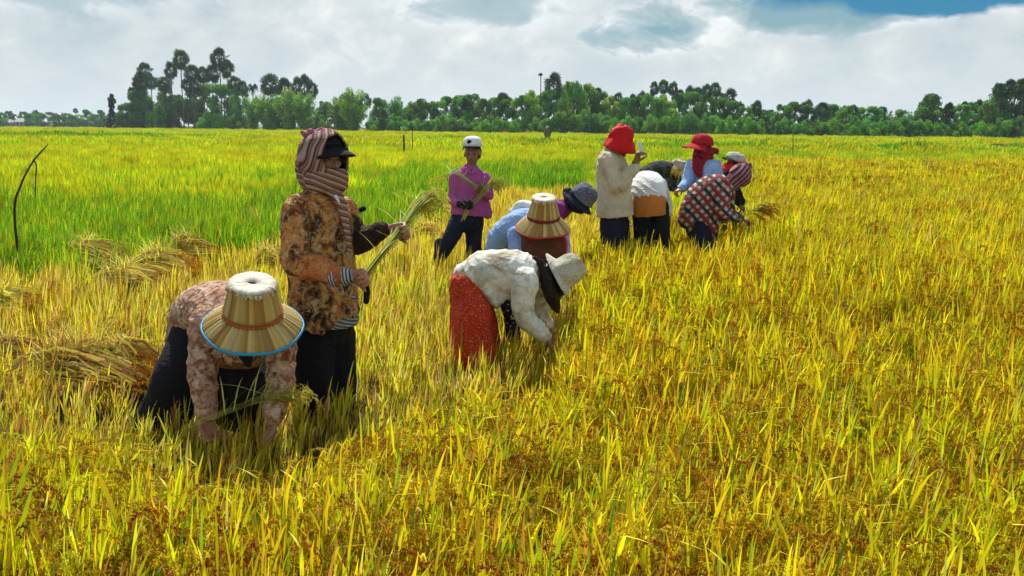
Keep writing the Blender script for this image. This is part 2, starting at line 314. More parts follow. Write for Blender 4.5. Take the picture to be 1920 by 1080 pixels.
def field():
    area = lambda y0, y1: 1.43 * .5 * (y1 * y1 - y0 * y0)
    # near and middle: ripe clumps and stubble
    x, y = wedge(int(area(1.0, 8.5) * 125), 1.0, 8.5); z, px, py = zone_of(x, y)
    ok = np.ones(len(x), bool)
    for cx, cy, cr in CLEAR: ok &= (x - cx) ** 2 + (y - cy) ** 2 > cr * cr
    m = (z == 0) & ok; hs = np.ones(len(x))
    # shorter, trampled plants along the edge where the reapers stand
    e = np.clip((py - lin(px, RIPE_EDGE)) / 170.0, 0, 1); hs = np.where(y > 2.9, .62 + .38 * e, 1.0)
    hs = np.where((px > 1090) & (y > 5), np.interp(y, [5, 6.8], [.78 , 1.22]), hs)
    emit('ripe_rice', K_RIPE, 14, x[m], y[m], 'uncut ripe golden rice standing across the foreground', 'rice', hs=hs[m])
    m = (z == 1) & ok & (RNG.random(len(x)) < np.interp(y, [4.5, 6.5], [.56, .78]))
    emit('rice_stubble', K_STUB, 9, x[m], y[m], 'short cut rice stubble behind the front reapers', 'stubble', smin=.7, smax=1.2, hs=np.interp(y[m], [5.0, 7.6], [.92, 1.35]))
    x, y = wedge(int(area(8.5, 20) * 17), 8.5, 20.0); z, px, py = zone_of(x, y)
    ok = np.ones(len(x), bool)
    for cx, cy, cr in CLEAR: ok &= (x - cx) ** 2 + (y - cy) ** 2 > cr * cr
    m = z == 0; emit('ripe_rice_beyond', K_RIPE_MID, 7, x[m], y[m], 'uncut ripe rice on the right beyond the reapers', 'rice', hs=np.interp(y[m], [8.5, 20], [1.25, 1.0]))
    m = (z == 1) & ok; emit('stubble_beyond', K_STUB_MID, 6, x[m], y[m], 'cut rice stubble round the far reapers', 'stubble', hs=1.35)
    x, y = wedge(int(area(6.5, 20) * 22), 6.5, 20.0); z, px, py = zone_of(x, y)
    m = z == 2; emit('green_rice', K_GREEN, 6, x[m], y[m], 'lush unripe green rice behind the stubble', 'rice')
    m = z == 3; emit('lime_rice_near', K_LIME, 6, x[m][::3], y[m][::3], 'yellow green rice behind the group of reapers', 'rice')
    x, y = wedge(int(area(20, 55) * 1.9), 20, 55.0); z, px, py = zone_of(x, y)
    m = z == 0; emit('ripe_rice_far', K_RIPE_FAR, 5, x[m], y[m], 'ripe rice at the far right edge of the golden plot', 'rice')
    m = z == 2
    emit('green_rice_far', K_GREEN, 6, np.repeat(x[m], 5) + RNG.normal(0, .5, 5 * m.sum()), np.repeat(y[m], 5) + RNG.normal(0, .5, 5 * m.sum()), 'green rice band reaching behind the boy', 'rice', smin=1.1, smax=1.5, hs=.8)
    gr = (RNG.random(len(x)) < np.where((px > 1250) & (z == 3), .45, np.where(px > 1060, .2, .0)))
    m2 = (z == 3) & gr; emit('greener_rice', K_GREEN, 6, np.repeat(x[m2], 4) + RNG.normal(0, .45, 4 * m2.sum()), np.repeat(y[m2], 4) + RNG.normal(0, .45, 4 * m2.sum()), 'greener rice beyond the golden plot on the right', 'rice', smin=1.1, smax=1.5, hs=.8)
    m = (z >= 3) & ~gr; emit('lime_rice', K_LIME, 6, x[m], y[m], 'yellow green rice across the middle distance', 'rice')
    x, y = wedge(int(area(52, 330) * .17), 52, 330.0, margin=1.1)
    px, py = proj(x, y, np.full_like(x, .42)); bnd = lin(px, [(-200, 250), (0, 255), (700, 260), (1250, 272), (2100, 284)])
    g = np.abs(py - bnd + 1.2 * wob(x, y, .05, 3)) < np.where(px < 330, 3.0, np.where(px < 1000, 1.2, 6.0)); g &= RNG.random(len(x)) < np.where(px < 330, .9, .55)
    emit('green_strip', K_GREEN_FAR, 4, x[g], y[g], 'darker green strip of rice crossing the far field', 'rice', smin=.9, smax=1.3); x, y = x[~g], y[~g]
    emit('lime_rice_far', K_LIME_FAR, 5, x, y, 'yellow green rice reaching to the treeline', 'rice', smin=.8, smax=1.3)
# ------------------------------------------------------------------ trees
def mat_bark():
    m, t = new_mat('bark'); p = t.node('ShaderNodeTexCoord').outputs['Object']
    c = t.ramp(t.noise(t.mapping(p, sc=(3, 3, 12)), 1.0, 4), [(.35, (.07, .06, .05)), (.65, (.22, .19, .16))])
    return finish(m, t, t.node('ShaderNodeBsdfPrincipled', ins={'Base Color': c, 'Roughness': .9}).outputs[0])
M_BARK = mat_bark()
M_TREE = leafy('tree_leaf', .35, rough=.6, spec=.25)
M_PALM = leafy('palm_leaf', .15, rough=.5, spec=.35)
def tubeA(A, pts, rad, col, n=7):
    V = []; pts = [np.array(p, float) for p in pts]
    for i, p in enumerate(pts):
        d = pts[min(i + 1, len(pts) - 1)] - pts[max(i - 1, 0)]; d /= np.linalg.norm(d)
        a = np.cross(d, [0.31, .95, .05]); a /= np.linalg.norm(a); b = np.cross(d, a)
        for k in range(n):
            t = 6.28318 * k / n; V.append(p + rad[i] * (math.cos(t) * a + math.sin(t) * b))
    F = [(i * n + k, i * n + (k + 1) % n, (i + 1) * n + (k + 1) % n, (i + 1) * n + k) for i in range(len(pts) - 1) for k in range(n)]
    F.append(tuple(range((len(pts) - 1) * n, len(pts) * n))); F.append(tuple(range(n))[::-1])
    A.add(V, F, col)
def leafquads(A, centers, size, cols, nrm_up=.3, R=None, asp=.55):
    k = len(centers); rg = np.random.default_rng(R.randint(0, 10 ** 6))
    a = rg.normal(size=(k, 3)); a /= np.linalg.norm(a, axis=1)[:, None]
    b = np.cross(a, rg.normal(size=(k, 3)) + [0, 0, nrm_up]); b /= np.linalg.norm(b, axis=1)[:, None]
    s = (size * rg.uniform(.6, 1.35, k))[:, None]
    V = np.stack([centers - a * s, centers - b * s * asp, centers + a * s, centers + b * s * asp], 1).reshape(-1, 3)
    F = [(4 * i, 4 * i + 1, 4 * i + 2, 4 * i + 3) for i in range(k)]
    A.add(V, F, np.repeat(cols, 4, axis=0))
def crown_blobs(A, R, blobs, n, size, pal):
    rg = np.random.default_rng(R.randint(0, 10 ** 6))
    for (c, r) in blobs:
        m = int(n * 7.5 * r * r); d = rg.normal(size=(m, 3)); d /= np.linalg.norm(d, axis=1)[:, None]
        rr = r * (rg.random(m) ** .35) * (1 + .22 * np.sin(d[:, 0] * 5 + c[0]) * np.sin(d[:, 2] * 6 + c[1]))
        pc = np.array(pal[R.randrange(len(pal))]) * R.uniform(.8, 1.2)
        cols = pc[None] * rg.uniform(.65, 1.3, (m, 1))
        leafquads(A, np.array(c) + d * rr[:, None] * [1, 1, .85], size, np.clip(cols, 0, 1), R=R)
PAL_DARK = [(.12, .32, .05), (.17, .40, .04), (.07, .21, .06)]
PAL_MID = [(.13, .34, .03), (.09, .27, .045), (.20, .42, .03)]
PAL_LIGHT = [(.28, .54, .03), (.36, .60, .03), (.18, .42, .04)]
# every tree is built 1 unit tall, then scaled; width follows
def broad(seed, pal, spread=.42, low=.04, nb=34, dens=2600, top=1.0):
    R = random.Random(seed); A = Acc(); B = Acc()
    blobs = []
    for i in range(nb):
        a = R.uniform(0, 6.28); z = low + (top - low) * R.random() ** .8
        prof = math.sin(math.pi * min(1, .18 + .78 * (z - low * .5) / (top))) ** .6
        r = spread * prof * math.sqrt(R.random()); rad = R.uniform(.10, .18) * (1.15 - .4 * z)
        blobs.append(((r * math.cos(a), r * math.sin(a), min(z, top - rad * .7)), rad))
    crown_blobs(A, R, blobs, dens, .024, pal)
    tubeA(B, [(0, 0, 0), (.01, 0, .2), (-.01, .01, .45), (0, 0, .75)], [.028, .022, .016, .005], (.2, .17, .14))
    for (c, r) in blobs[::3]:
        z0 = max(.12, c[2] * .55); tubeA(B, [(0, 0, z0), (c[0] * .5, c[1] * .5, (z0 + c[2]) * .52), c], [.012, .008, .003], (.2, .17, .14), 5)
    return ('broadleaf_tree', A.mesh('crown', [M_TREE]), B.mesh('trunk', [M_BARK]))
def bush(seed, pal, nb=36):
    R = random.Random(seed); A = Acc(); B = Acc(); blobs = []
    for i in range(nb):
        a = R.uniform(0, 6.28); r = .68 * math.sqrt(R.random()); rad = R.uniform(.10, .22)
        blobs.append(((r * math.cos(a), r * math.sin(a), R.uniform(.1, .92 - rad * .5) * (1 - .5 * r)), rad))
    crown_blobs(A, R, blobs, 1300, .032, pal)
    for i in range(4):
        a = i * 1.57 + .3; tubeA(B, [(0, 0, 0), (.12 * math.cos(a), .12 * math.sin(a), .3), (.28 * math.cos(a), .28 * math.sin(a), .6)], [.02, .015, .005], (.2, .17, .14), 5)
    return ('bush', A.mesh('crown', [M_TREE]), B.mesh('trunk', [M_BARK]))
def bamboo(seed, pal):
    R = random.Random(seed); A = Acc(); B = Acc()
    for i in range(60):
        a = R.uniform(0, 6.28); r0 = .10 * math.sqrt(R.random()); sp = R.uniform(.03, .42); h = R.uniform(.5, 1.0) * (1.04 - .3 * sp)
        pts = []
        for k in range(8):
            u = k / 7; pts.append((math.cos(a) * (r0 + sp * u ** 2.3), math.sin(a) * (r0 + sp * u ** 2.3), h * (u - .12 * sp * 4 * u ** 4 * .6)))
        tubeA(B, pts[::2] + [pts[-1]], [.006, .006, .005, .004, .002], (.25, .30, .10), 4)
        rg = np.random.default_rng(R.randint(0, 10 ** 6)); m = 190
        u = rg.random(m) ** .62; ii = np.clip((u * 7).astype(int), 0, 6); fr = (u * 7 - ii)[:, None]; pt = np.array(pts)
        c = pt[ii] * (1 - fr) + pt[ii + 1] * fr + rg.normal(size=(m, 3)) * (.045 * (1.2 - .6 * u))[:, None] + [0, 0, -.015]
        pc = np.array(R.choice(pal)); leafquads(A, c, .028, np.clip(pc[None] * rg.uniform(.6, 1.35, (m, 1)), 0, 1), R=R, asp=.35)
    return ('bamboo_clump', A.mesh('crown', [M_TREE]), B.mesh('trunk', [M_BARK]))
def fan_palm(seed, rc=.135, dead=False):
    """sugar palm: 1 unit tall with a round head of stiff fan leaves"""
    R = random.Random(seed); A = Acc(); B = Acc(); top = 1 - rc
    tubeA(B, [(0, 0, 0), (.006, 0, .1), (-.004, .004, .5), (0, 0, top)], [.014, .009, .0075, .008], (.12, .10, .09))
    n = 12 if dead else 36
    for i in range(n):
        a = i * 2.399 + R.gauss(0, .2); el = R.uniform(-1.15, 1.45) if not dead else R.uniform(.7, 1.5)
        d = np.array([math.cos(a) * math.cos(el), math.sin(a) * math.cos(el), math.sin(el)])
        base = np.array([0, 0, top]); L = rc * R.uniform(.50, .68); c = base + d * L
        tubeA(A, [base, c], [.0025, .0018], (.10, .13, .04), 4)
        s = np.cross(d, [0, 0, 1.0]); s /= np.linalg.norm(s) + 1e-6; ro = R.uniform(-1.5, 1.5); s = s * math.cos(ro) + np.cross(d, s) * math.sin(ro); up = np.cross(s, d)
        col = np.array(R.choice([(.030, .085, .028), (.045, .12, .03), (.02, .06, .025), (.06, .15, .03)])) * R.uniform(.8, 1.2)
        fr = rc * R.uniform(.46, .62); V = [c]; Fc = []; ns = 11
        for k in range(ns):
            t0 = -2.1 + 4.2 * (k - .42) / (ns - 1); t1 = -2.1 + 4.2 * k / (ns - 1); t2 = -2.1 + 4.2 * (k + .42) / (ns - 1)
            for t, rr in ((t0, .62), (t1, 1.0), (t2, .62)):
                V.append(c + fr * rr * (d * math.cos(t) + s * math.sin(t)) + up * fr * .12 * math.cos(3 * t) - np.array([0, 0, .12 * fr * rr]))
            j = 1 + 3 * k; Fc.append((0, j, j + 1, j + 2))
        A.add(V, Fc, col)
    return ('sugar_palm', A.mesh('crown', [M_PALM], False), B.mesh('trunk', [M_BARK]))
def feather_palm(seed):
    R = random.Random(seed); A = Acc(); B = Acc(); top = .82
    tubeA(B, [(0, 0, 0), (.02, 0, .3), (.01, 0, top)], [.02, .014, .011], (.2, .18, .15))
    for i in range(20):
        a = i * 2.4; p = np.array([.01, 0, top]); el = R.uniform(.1, 1.3); L = R.uniform(.2, .28)
        for k in range(7):
            e = el - k * .27; q = p + L / 7 * np.array([math.cos(a) * math.cos(e), math.sin(a) * math.cos(e), math.sin(e)])
            s = np.array([-math.sin(a), math.cos(a), 0]) * .045 * (1 - k / 9); dr = np.array([0, 0, -.028])
            A.add([p, q, q + s + dr, p + s * .8 + dr, q - s + dr, p - s * .8 + dr], [(0, 1, 2, 3), (1, 0, 5, 4)], np.array((.05, .13, .03)) * R.uniform(.7, 1.2)); p = q
    return ('coconut_palm', A.mesh('crown', [M_PALM], False), B.mesh('trunk', [M_BARK]))
TP = {'d': [broad(s, PAL_DARK) for s in (1, 2, 3)], 'm': [broad(s, PAL_MID, spread=.46) for s in (4, 5, 6)], 'l': [broad(s, PAL_LIGHT, spread=.48, low=.05) for s in (7, 8)],
      'b': [bamboo(s, PAL_LIGHT + PAL_MID[:1]) for s in (9, 10)], 'B': [bamboo(11, PAL_MID + PAL_DARK[:1])],
      'u': [bush(12, PAL_DARK), bush(13, PAL_MID)], 'g': [bush(14, PAL_LIGHT[1:] + PAL_MID), bush(15, PAL_MID + PAL_LIGHT[2:])],
      'p': [fan_palm(s) for s in (21, 22, 23)], 'P': [fan_palm(24, .2), fan_palm(25, .22)], 'x': [fan_palm(26, .05, True)], 'c': [feather_palm(31)],
      't': [broad(s, PAL_DARK, spread=.24, low=.06, nb=30) for s in (32, 33)]}
TD = lambda px: float(np.interp(px, [-200, 0, 300, 600, 960, 1400, 1920, 2200], [330, 320, 285, 245, 212, 196, 186, 180]))
TREES = []
def tree(k, px, top, wid=None, dd=0.0, label=None, group=None):
    """tree of kind k whose top stands at photo pixel (px, top); wid = crown width in pixels"""
    D = TD(px) + dd; h = P(px, top, D).z; j = len(TREES)
    kind, mc, mt = TP[k][(j * 7 + 3) % len(TP[k])]
    s = h; wx = 1.0
    if wid: base_w = {'p': .30, 'P': .46, 'x': .1, 'c': .5, 't': .6, 'd': 1.0, 'm': 1.08, 'l': 1.12, 'b': .95, 'B': .95, 'u': 1.7, 'g': 1.7}[k]; wx = (wid * D / FPX) / (base_w * h)
    nm = {'p': 'sugar_palm', 'P': 'sugar_palm', 'x': 'dead_palm', 'c': 'coconut_palm', 'b': 'bamboo_clump', 'B': 'bamboo_clump', 'u': 'bush', 'g': 'bush'}.get(k, 'broadleaf_tree')
    cat = {'sugar_palm': 'palm tree', 'dead_palm': 'palm tree', 'coconut_palm': 'palm tree', 'bamboo_clump': 'bamboo', 'bush': 'bush'}.get(nm, 'tree')
    g = G(px, D); r = empty(nm, g, label, cat, group)
    r.rotation_euler.z = (j * 1.93) % 6.28; r.scale = (s * wx, s * wx, s)
    if k in 'pP' and wid: r.scale = (s * wx * 1.05, s * wx * 1.05, s)
    link('crown', mc, r); link('trunk', mt, r); TREES.append(r)
# left grove
for px, top, w_, lab in [
    (348, 91, 34, 'tall sugar palm with a round head, left one of the two tallest'),
    (420, 89, 38, 'tallest sugar palm of the left grove, big open round head'),
    (433, 112, 30, 'sugar palm just right of and lower than the tallest one'),
    (329, 114, 26, 'short-headed sugar palm leaning beside the tall round-headed palm'),
    (281, 117, 34, 'sugar palm rising above the dark mass at the left end of the grove'),
    (268, 142, 28, 'sugar palm head on the left flank of the dark grove end'),
    (291, 140, 30, 'sugar palm head on the right flank of the dark grove end'),
    (254, 163, 18, 'small palm head sticking out leftmost of the grove'),
    (368, 121, 32, 'sugar palm with wide head between the two tallest palms'),
    (388, 124, 34, 'broad palm head in the middle of the left grove'),
    (405, 121, 30, 'palm head tucked left below the tallest palm'),
    (357, 146, 24, 'lower slim palm with bare trunk in front of the left grove'),
    (371, 150, 22, 'second slim bare-trunked palm in the left grove'),
    (446, 142, 28, 'palm on the right shoulder of the left grove'),
    (460, 150, 26, 'palm at the right end of the tall left grove'),
    (316, 142, 34, 'palm head between the dark grove end and the tall palms')]:
    tree('p', px, top, w_, dd=random.uniform(0, 12), label=lab)
tree('c', 478, 149, 22, 10, 'small coconut palm between the left grove and the light green trees')
for px, top, w_, lab in [(512, 138, 46, 'dark round palm crown above the light green trees'), (538, 146, 30, 'palm crown just right of the dark round one'),
                         (560, 143, 28, 'first of the spidery palms above the bamboo'), (575, 139, 26, 'middle spidery palm above the bamboo, the highest'), (588, 148, 26, 'last spidery palm above the bamboo')]:
    tree('P', px, top, w_, 14, lab)
for k, px, top, w_, dd, lab in [
    ('t', 276, 138, 46, 8, 'tall dark narrow tree mass at the left end of the grove'), ('t', 262, 172, 40, 2, 'dark leafy tree at the left foot of the grove'),
    ('m', 318, 158, 48, 4, 'dark column of foliage left of the bare palm trunks'), ('d', 385, 158, 74, 16, 'dark spreading tree behind the bare palm trunks'),
    ('d', 425, 160, 66, 14, 'dark tree under the tallest palm'), ('m', 455, 165, 50, 10, 'mid green tree at the right foot of the tall grove'),
    ('d', 243, 193, 40, 0, 'low dark tree left of the grove'), ('m', 340, 178, 50, 10, 'mid green tree filling between the palm trunks'),
    ('g', 397, 200, 52, -8, 'bright round bush in front of the left grove'), ('u', 297, 196, 42, -4, 'dark bush below the left end of the grove'),
    ('g', 440, 212, 34, -6, 'small pale bush right of the bright round bush'), ('b', 478, 178, 52, 0, 'light green bamboo right of the tall grove'),
    ('b', 505, 172, 60, -3, 'light green bamboo below the dark round palm crown'), ('b', 545, 163, 66, -4, 'bright bamboo clump below the spidery palms'),
    ('b', 572, 168, 58, -2, 'bright bamboo clump at the right end of the light green row'), ('m', 530, 185, 60, 6, 'mid green tree behind the bright bamboo'),
    ('g', 600, 206, 46, -5, 'pale bush in the gap before the isolated bamboo'), ('d', 612, 190, 44, 12, 'dark tree behind the gap in the treeline'),
    ('b', 640, 172, 56, 0, 'bamboo clump on the left of the isolated clump'), ('b', 665, 162, 66, -3, 'large feathery bamboo clump left of centre'),
    ('B', 655, 178, 80, 4, 'darker bamboo at the heart of the isolated clump'), ('d', 712, 184, 44, 2, 'dark tree right of the feathery bamboo'),
    ('B', 745, 176, 44, 3, 'ragged tree with an upright plume'), ('g', 697, 214, 36, -5, 'pale bush between bamboo and dark tree'),
    ('u', 742, 208, 46, -2, 'dark bush under the upright plume')]:
    tree(k, px, top, w_, dd, lab)
# centre
MARKS = [(757, 'the short thick stake'), (886, 'the white cap'), (1012, 'the bare palm trunk'), (1104, 'the middle rise'), (1172, 'the red bucket hat'), (1239, 'the trio of palms'), (1313, 'the red peaked cap'),
         (1362, 'the heavy drooping palm'), (1414, 'the lone round palm head'), (1487, 'the thin pole on the right'), (1575, 'the small hut'), (1655, 'the feathery dark hedge'), (1737, 'the tall dark tree'), (1868, 'the low dark heap'), (1930, 'the right picture edge')]
def where(px, row):
    m = min(MARKS, key=lambda q: abs(q[0] - px)); d = px - m[0]
    return ('behind ' if abs(d) < 9 else 'left of ' if -26 < d < 0 else 'right of ' if 0 < d < 26 else 'well left of ' if d < 0 else 'well right of ') + m[1]
cen = [('m', 786, 186, 50), ('d', 812, 190, 46), ('m', 838, 182, 46), ('d', 862, 180, 46), ('d', 886, 176, 44), ('m', 905, 186, 40), ('d', 925, 184, 40), ('d', 950, 184, 48), ('m', 978, 180, 46),
       ('l', 1000, 170, 50), ('d', 1028, 168, 52), ('l', 1052, 160, 52), ('m', 1075, 154, 54), ('l', 1100, 158, 56), ('d', 1122, 172, 48), ('l', 1146, 180, 46), ('m', 1170, 184, 44),
       ('d', 1194, 180, 44), ('m', 1216, 176, 48), ('l', 1244, 178, 54), ('m', 1270, 176, 46), ('d', 1296, 174, 46), ('m', 1322, 178, 46), ('d', 1346, 184, 42), ('d', 1370, 190, 40),
       ('m', 1392, 200, 36), ('d', 1412, 202, 38), ('m', 1436, 206, 40), ('d', 1462, 196, 44), ('m', 1485, 192, 44), ('d', 1510, 198, 42), ('m', 1534, 198, 40), ('d', 1556, 196, 42), ('m', 1580, 198, 42),
       ('m', 1606, 202, 42), ('d', 1632, 200, 46), ('B', 1655, 204, 44), ('m', 1680, 206, 44), ('B', 1704, 205, 44), ('d', 1728, 190, 44), ('t', 1738, 178, 44), ('m', 1752, 202, 40), ('d', 1772, 200, 36),
       ('m', 1796, 196, 44), ('d', 1820, 192, 44), ('m', 1842, 194, 40), ('t', 1868, 160, 48), ('d', 1890, 154, 66), ('t', 1908, 150, 54), ('d', 1935, 160, 60), ('m', 1975, 175, 70), ('d', 770, 200, 40)]
adj = {'d': 'dark', 'm': 'mid green', 'l': 'pale green', 'B': 'feathery dark', 't': 'tall dark'}
for i, (k, px, top, w_) in enumerate(cen):
    place = 'centre' if px < 1000 else 'middle rise' if px < 1180 else 'palm row' if px < 1400 else 'low right stretch' if px < 1720 else 'right end'
    tree(k, px, top, w_ * 1.15, random.uniform(0, 14), '%s tree %s' % (adj[k], where(px, 'b')), '%s trees in the %s of the treeline' % (adj[k], place))
fr = [(775, 214, 46), (805, 218, 40), (835, 210, 50), (870, 214, 44), (905, 216, 46), (940, 212, 44), (965, 216, 36), (1060, 196, 60), (1095, 200, 60), (1130, 204, 54), (1165, 206, 50), (1195, 210, 46),
      (1225, 204, 52), (1258, 206, 50), (1290, 200, 46), (1325, 204, 52), (1358, 206, 44), (1385, 212, 40), (1410, 208, 44), (1470, 212, 46), (1500, 222, 40), (1530, 220, 46), (1560, 212, 46), (1598, 216, 40),
      (1625, 214, 52), (1655, 215, 52), (1685, 214, 52), (1715, 216, 52), (1745, 216, 50), (1790, 220, 46), (1830, 218, 50), (1870, 214, 50), (1905, 212, 54), (1260, 225, 44), (1010, 210, 50), (1030, 214, 50)]
for i, (px, top, w_) in enumerate(fr):
    k = 'gu'[(i * 5 // 3) % 2]; place = 'centre' if px < 1000 else 'middle' if px < 1400 else 'right'
    tree(k, px, top, w_ * 1.1, random.uniform(-10, -4), '%s bush fronting the treeline %s' % ('bright green' if k == 'g' else 'dark green', where(px, 'f')),
         '%s bushes fronting the %s of the treeline' % ('bright' if k == 'g' else 'dark', place))
tree('x', 1012, 137, 12, 0, 'bare palm trunk with a stunted tuft beside the middle rise')
for k, px, top, w_, lab in [
    ('P', 1036, 136, 34, 'big sugar palm right of the bare trunk'), ('P', 876, 177, 34, 'palm crown left of centre in the treeline'), ('P', 943, 174, 32, 'lone dark palm crown right of centre-left gap'),
    ('p', 1118, 164, 24, 'flat palm crown behind the middle rise'), ('p', 1103, 163, 22, 'palm crown peeping over the middle rise'), ('p', 1156, 172, 20, 'small spiky palm right of the middle rise'),
    ('p', 1222, 152, 20, 'first palm of the trio on the palm row'), ('p', 1239, 149, 24, 'middle and highest palm of the trio'), ('p', 1257, 152, 22, 'third palm of the trio'),
    ('P', 1290, 160, 28, 'bushy palm right of the trio'), ('p', 1303, 163, 22, 'narrow palm between bushy palms'), ('p', 1320, 157, 24, 'palm left of the highest right twin'), ('p', 1335, 154, 24, 'right twin palm, level with the highest of the row'),
    ('P', 1362, 165, 36, 'heavy drooping palm ending the palm row'), ('p', 1345, 172, 22, 'small palm before the heavy drooping one'), ('P', 1384, 189, 18, 'little palm right of the drooping one'),
    ('P', 1414, 188, 22, 'lone round palm head after the palm row'), ('P', 1508, 186, 26, 'palm head in the low right stretch'), ('P', 1538, 192, 30, 'rounder palm head beside it'),
    ('P', 1594, 196, 18, 'small palm above the hut roof'), ('p', 1648, 199, 18, 'flat palm head over the bamboo hedge'), ('p', 1737, 175, 26, 'palm above the dark tall tree near the right end'),
    ('P', 1772, 192, 22, 'palm right of the dark tall tree'), ('p', 1862, 154, 28, 'left palm of the right edge grove'), ('p', 1882, 148, 30, 'middle palm of the right edge grove'), ('p', 1905, 147, 32, 'palm at the right edge')]:
    tree(k, px, top, w_, random.uniform(4, 14), lab)
for px, top in [(1182, 176), (1200, 170), (1272, 168), (1826, 186), (1800, 190), (690, 175)]:
    tree('P', px, top, 20, 12, 'small palm crown half sunk in the treeline %s' % where(px, 'b'), 'small half hidden palm crowns')
# far left, hazy
TDs = TD; TD = lambda px: 470.0
for i, px in enumerate(range(-30, 250, 9)):
    top = 206 + (i * 37 % 11) - 3
    tree('dmu'[i % 3] if i % 7 else 'c', px, top + 3, 24 if i % 7 else 14, (i * 53) % 40, 'small hazy %s on the far left horizon %s' % ('bush' if i % 7 and i % 3 == 2 else 'tree', ('left of the pale houses' if px < 15 else 'round the pale houses' if px < 70 else 'between the houses' if px < 135 else 'by the red roofed house' if px < 175 else 'beside the creeper pole')), 'hazy trees on the far left horizon')
tree('p', 148, 203, 10, 0, 'lone tiny palm on the far left horizon')
tree('c', 73, 203, 12, 0, 'tiny ragged coconut palm on the far left horizon')
TD = TDs
# ------------------------------------------------------------------ cloth and skin
def fabric(name, colf, rough=.9, bump=.5, scale=70, sheen=.0, crease=.5):
    m, t = new_mat(name); p = t.node('ShaderNodeTexCoord').outputs['Object']
    col = colf(t, p) if callable(colf) else C4(colf)
    n = t.noise(p, scale, 3, .6); n2 = t.noise(p, 9, 4, .6)
    n3 = t.noise(t.mapping(p, sc=(1, 1, 1.5)), 11, 2, .5, 1.2); cr = t.math('POWER', t.math('SUBTRACT', 1.0, t.math('ABSOLUTE', t.math('SUBTRACT', t.math('MULTIPLY', n3, 2.0), 1.0)), clamp=True), 9.0)
    h = t.math('ADD', t.math('ADD', t.math('MULTIPLY', n, .25), n2), t.math('MULTIPLY', cr, crease))
    b = t.node('ShaderNodeBump', ins={'Strength': bump, 'Distance': .02, 'Height': h})
    if not callable(colf): col = t.mix(t.math('MULTIPLY', n2, .35), col, t.mix(1.0, col, (.6, .6, .6, 1), 'MULTIPLY'))
    return finish(m, t, t.node('ShaderNodeBsdfPrincipled', ins={'Base Color': col, 'Roughness': rough, 'Sheen Weight': sheen, 'Specular IOR Level': .2, 'Normal': b.outputs[0]}).outputs[0])
def batik(t, p):
    q = t.mapping(p, sc=(1, 1, .62)); n = t.noise(q, 7.0, 5, .62, 1.6); n2 = t.noise(t.mapping(p, loc=(4, 2, 1)), 21, 4, .65, 1.2); n3 = t.noise(t.mapping(p, loc=(9, 2, 5)), 3.5, 3, .5, .8)
    c = t.ramp(n, [(.36, (.012, .010, .010)), (.46, (.09, .038, .016)), (.53, (.36, .15, .03)), (.60, (.50, .28, .07)), (.70, (.16, .07, .03))])
    c = t.mix(t.ramp(n2, [(.5, 0.0), (.62, .8)]), c, (.52, .40, .22, 1)); c = t.mix(t.ramp(n2, [(.33, .9), (.43, 0)]), c, (.014, .012, .012, 1))
    return t.mix(t.ramp(n3, [(.52, 0), (.66, .6)]), c, (.56, .17, .03, 1))
def batik_lit_arm(t, p):
    c = batik(t, p); return t.mix(t.ramp(t.noise(p, 5, 3, .5, .5), [(.42, .1), (.6, .8)]), c, (.50, .14, .035, 1))  # orange mixed into the batik for the light on the near forearm
def mauve(t, p):
    n = t.noise(p, 26, 5, .72, .6); n2 = t.noise(t.mapping(p, loc=(3, 1, 2)), 5, 3, .5)
    c = t.ramp(n, [(.38, (.13, .04, .025)), (.46, (.30, .15, .085)), (.56, (.52, .38, .27)), (.72, (.62, .52, .42))])
    return t.mix(t.ramp(n2, [(.45, 0), (.62, .55)]), c, (.36, .16, .11, 1))
def grubby(base, stain, s=6.0, amt=.8):
    def f(t, p):
        n = t.noise(p, s, 5, .6, .6); n2 = t.noise(t.mapping(p, loc=(5, 5, 5)), s * 3, 4, .6)
        c = t.mix(t.ramp(n, [(.46, 0), (.66, amt)]), C4(base), C4(stain)); return t.mix(t.ramp(n2, [(.55, 0), (.7, amt * .6)]), c, C4(stain))
    return f
def flecks(base, f1, f2, s=30):
    def f(t, p):
        v = t.node('ShaderNodeTexVoronoi', ins={'Vector': p, 'Scale': s}); n = t.noise(p, s * .7, 3, .6)
        c = t.mix(t.ramp(v.outputs['Distance'], [(.22, 1), (.32, 0)]), C4(base), C4(f1)); return t.mix(t.ramp(n, [(.6, 0), (.66, 1)]), c, C4(f2))
    return f
def stripes(base, cs, freq, axis=(0, 0, 1), warp=.35, ws=3.0):
    """bands across an axis; cs = ramp stops over one period"""
    def f(t, p):
        d = t.node('ShaderNodeVectorMath', {'operation': 'DOT_PRODUCT'}, {0: p, 1: axis}).outputs['Value']
        x = t.math('ADD', t.math('MULTIPLY', d, freq), t.math('MULTIPLY', t.noise(p, ws, 2), warp * 10))
        return t.ramp(t.math('FRACT', x), cs)
    return f
def plaid(t, p):
    def band(ax, fr, lo, ph=0.0):
        d = t.node('ShaderNodeVectorMath', {'operation': 'DOT_PRODUCT'}, {0: p, 1: ax}).outputs['Value']
        return t.math('LESS_THAN', t.math('FRACT', t.math('ADD', t.math('ADD', t.math('MULTIPLY', d, fr), ph), t.math('MULTIPLY', t.noise(p, 4, 2), .6))), lo)
    a = (.75, 0, .66); b = (-.66, 0.2, .75)
    c = t.mix(band(a, 15, .5), (.50, .46, .35, 1), (.035, .035, .05, 1)); c = t.mix(band(b, 15, .45), c, t.mix(.78, c, (.03, .03, .05, 1)))
    c = t.mix(band(a, 7.5, .2, .3), c, (.34, .03, .03, 1)); return t.mix(t.math('MULTIPLY', band(b, 7.5, .16, .2), .8), c, (.32, .03, .03, 1))
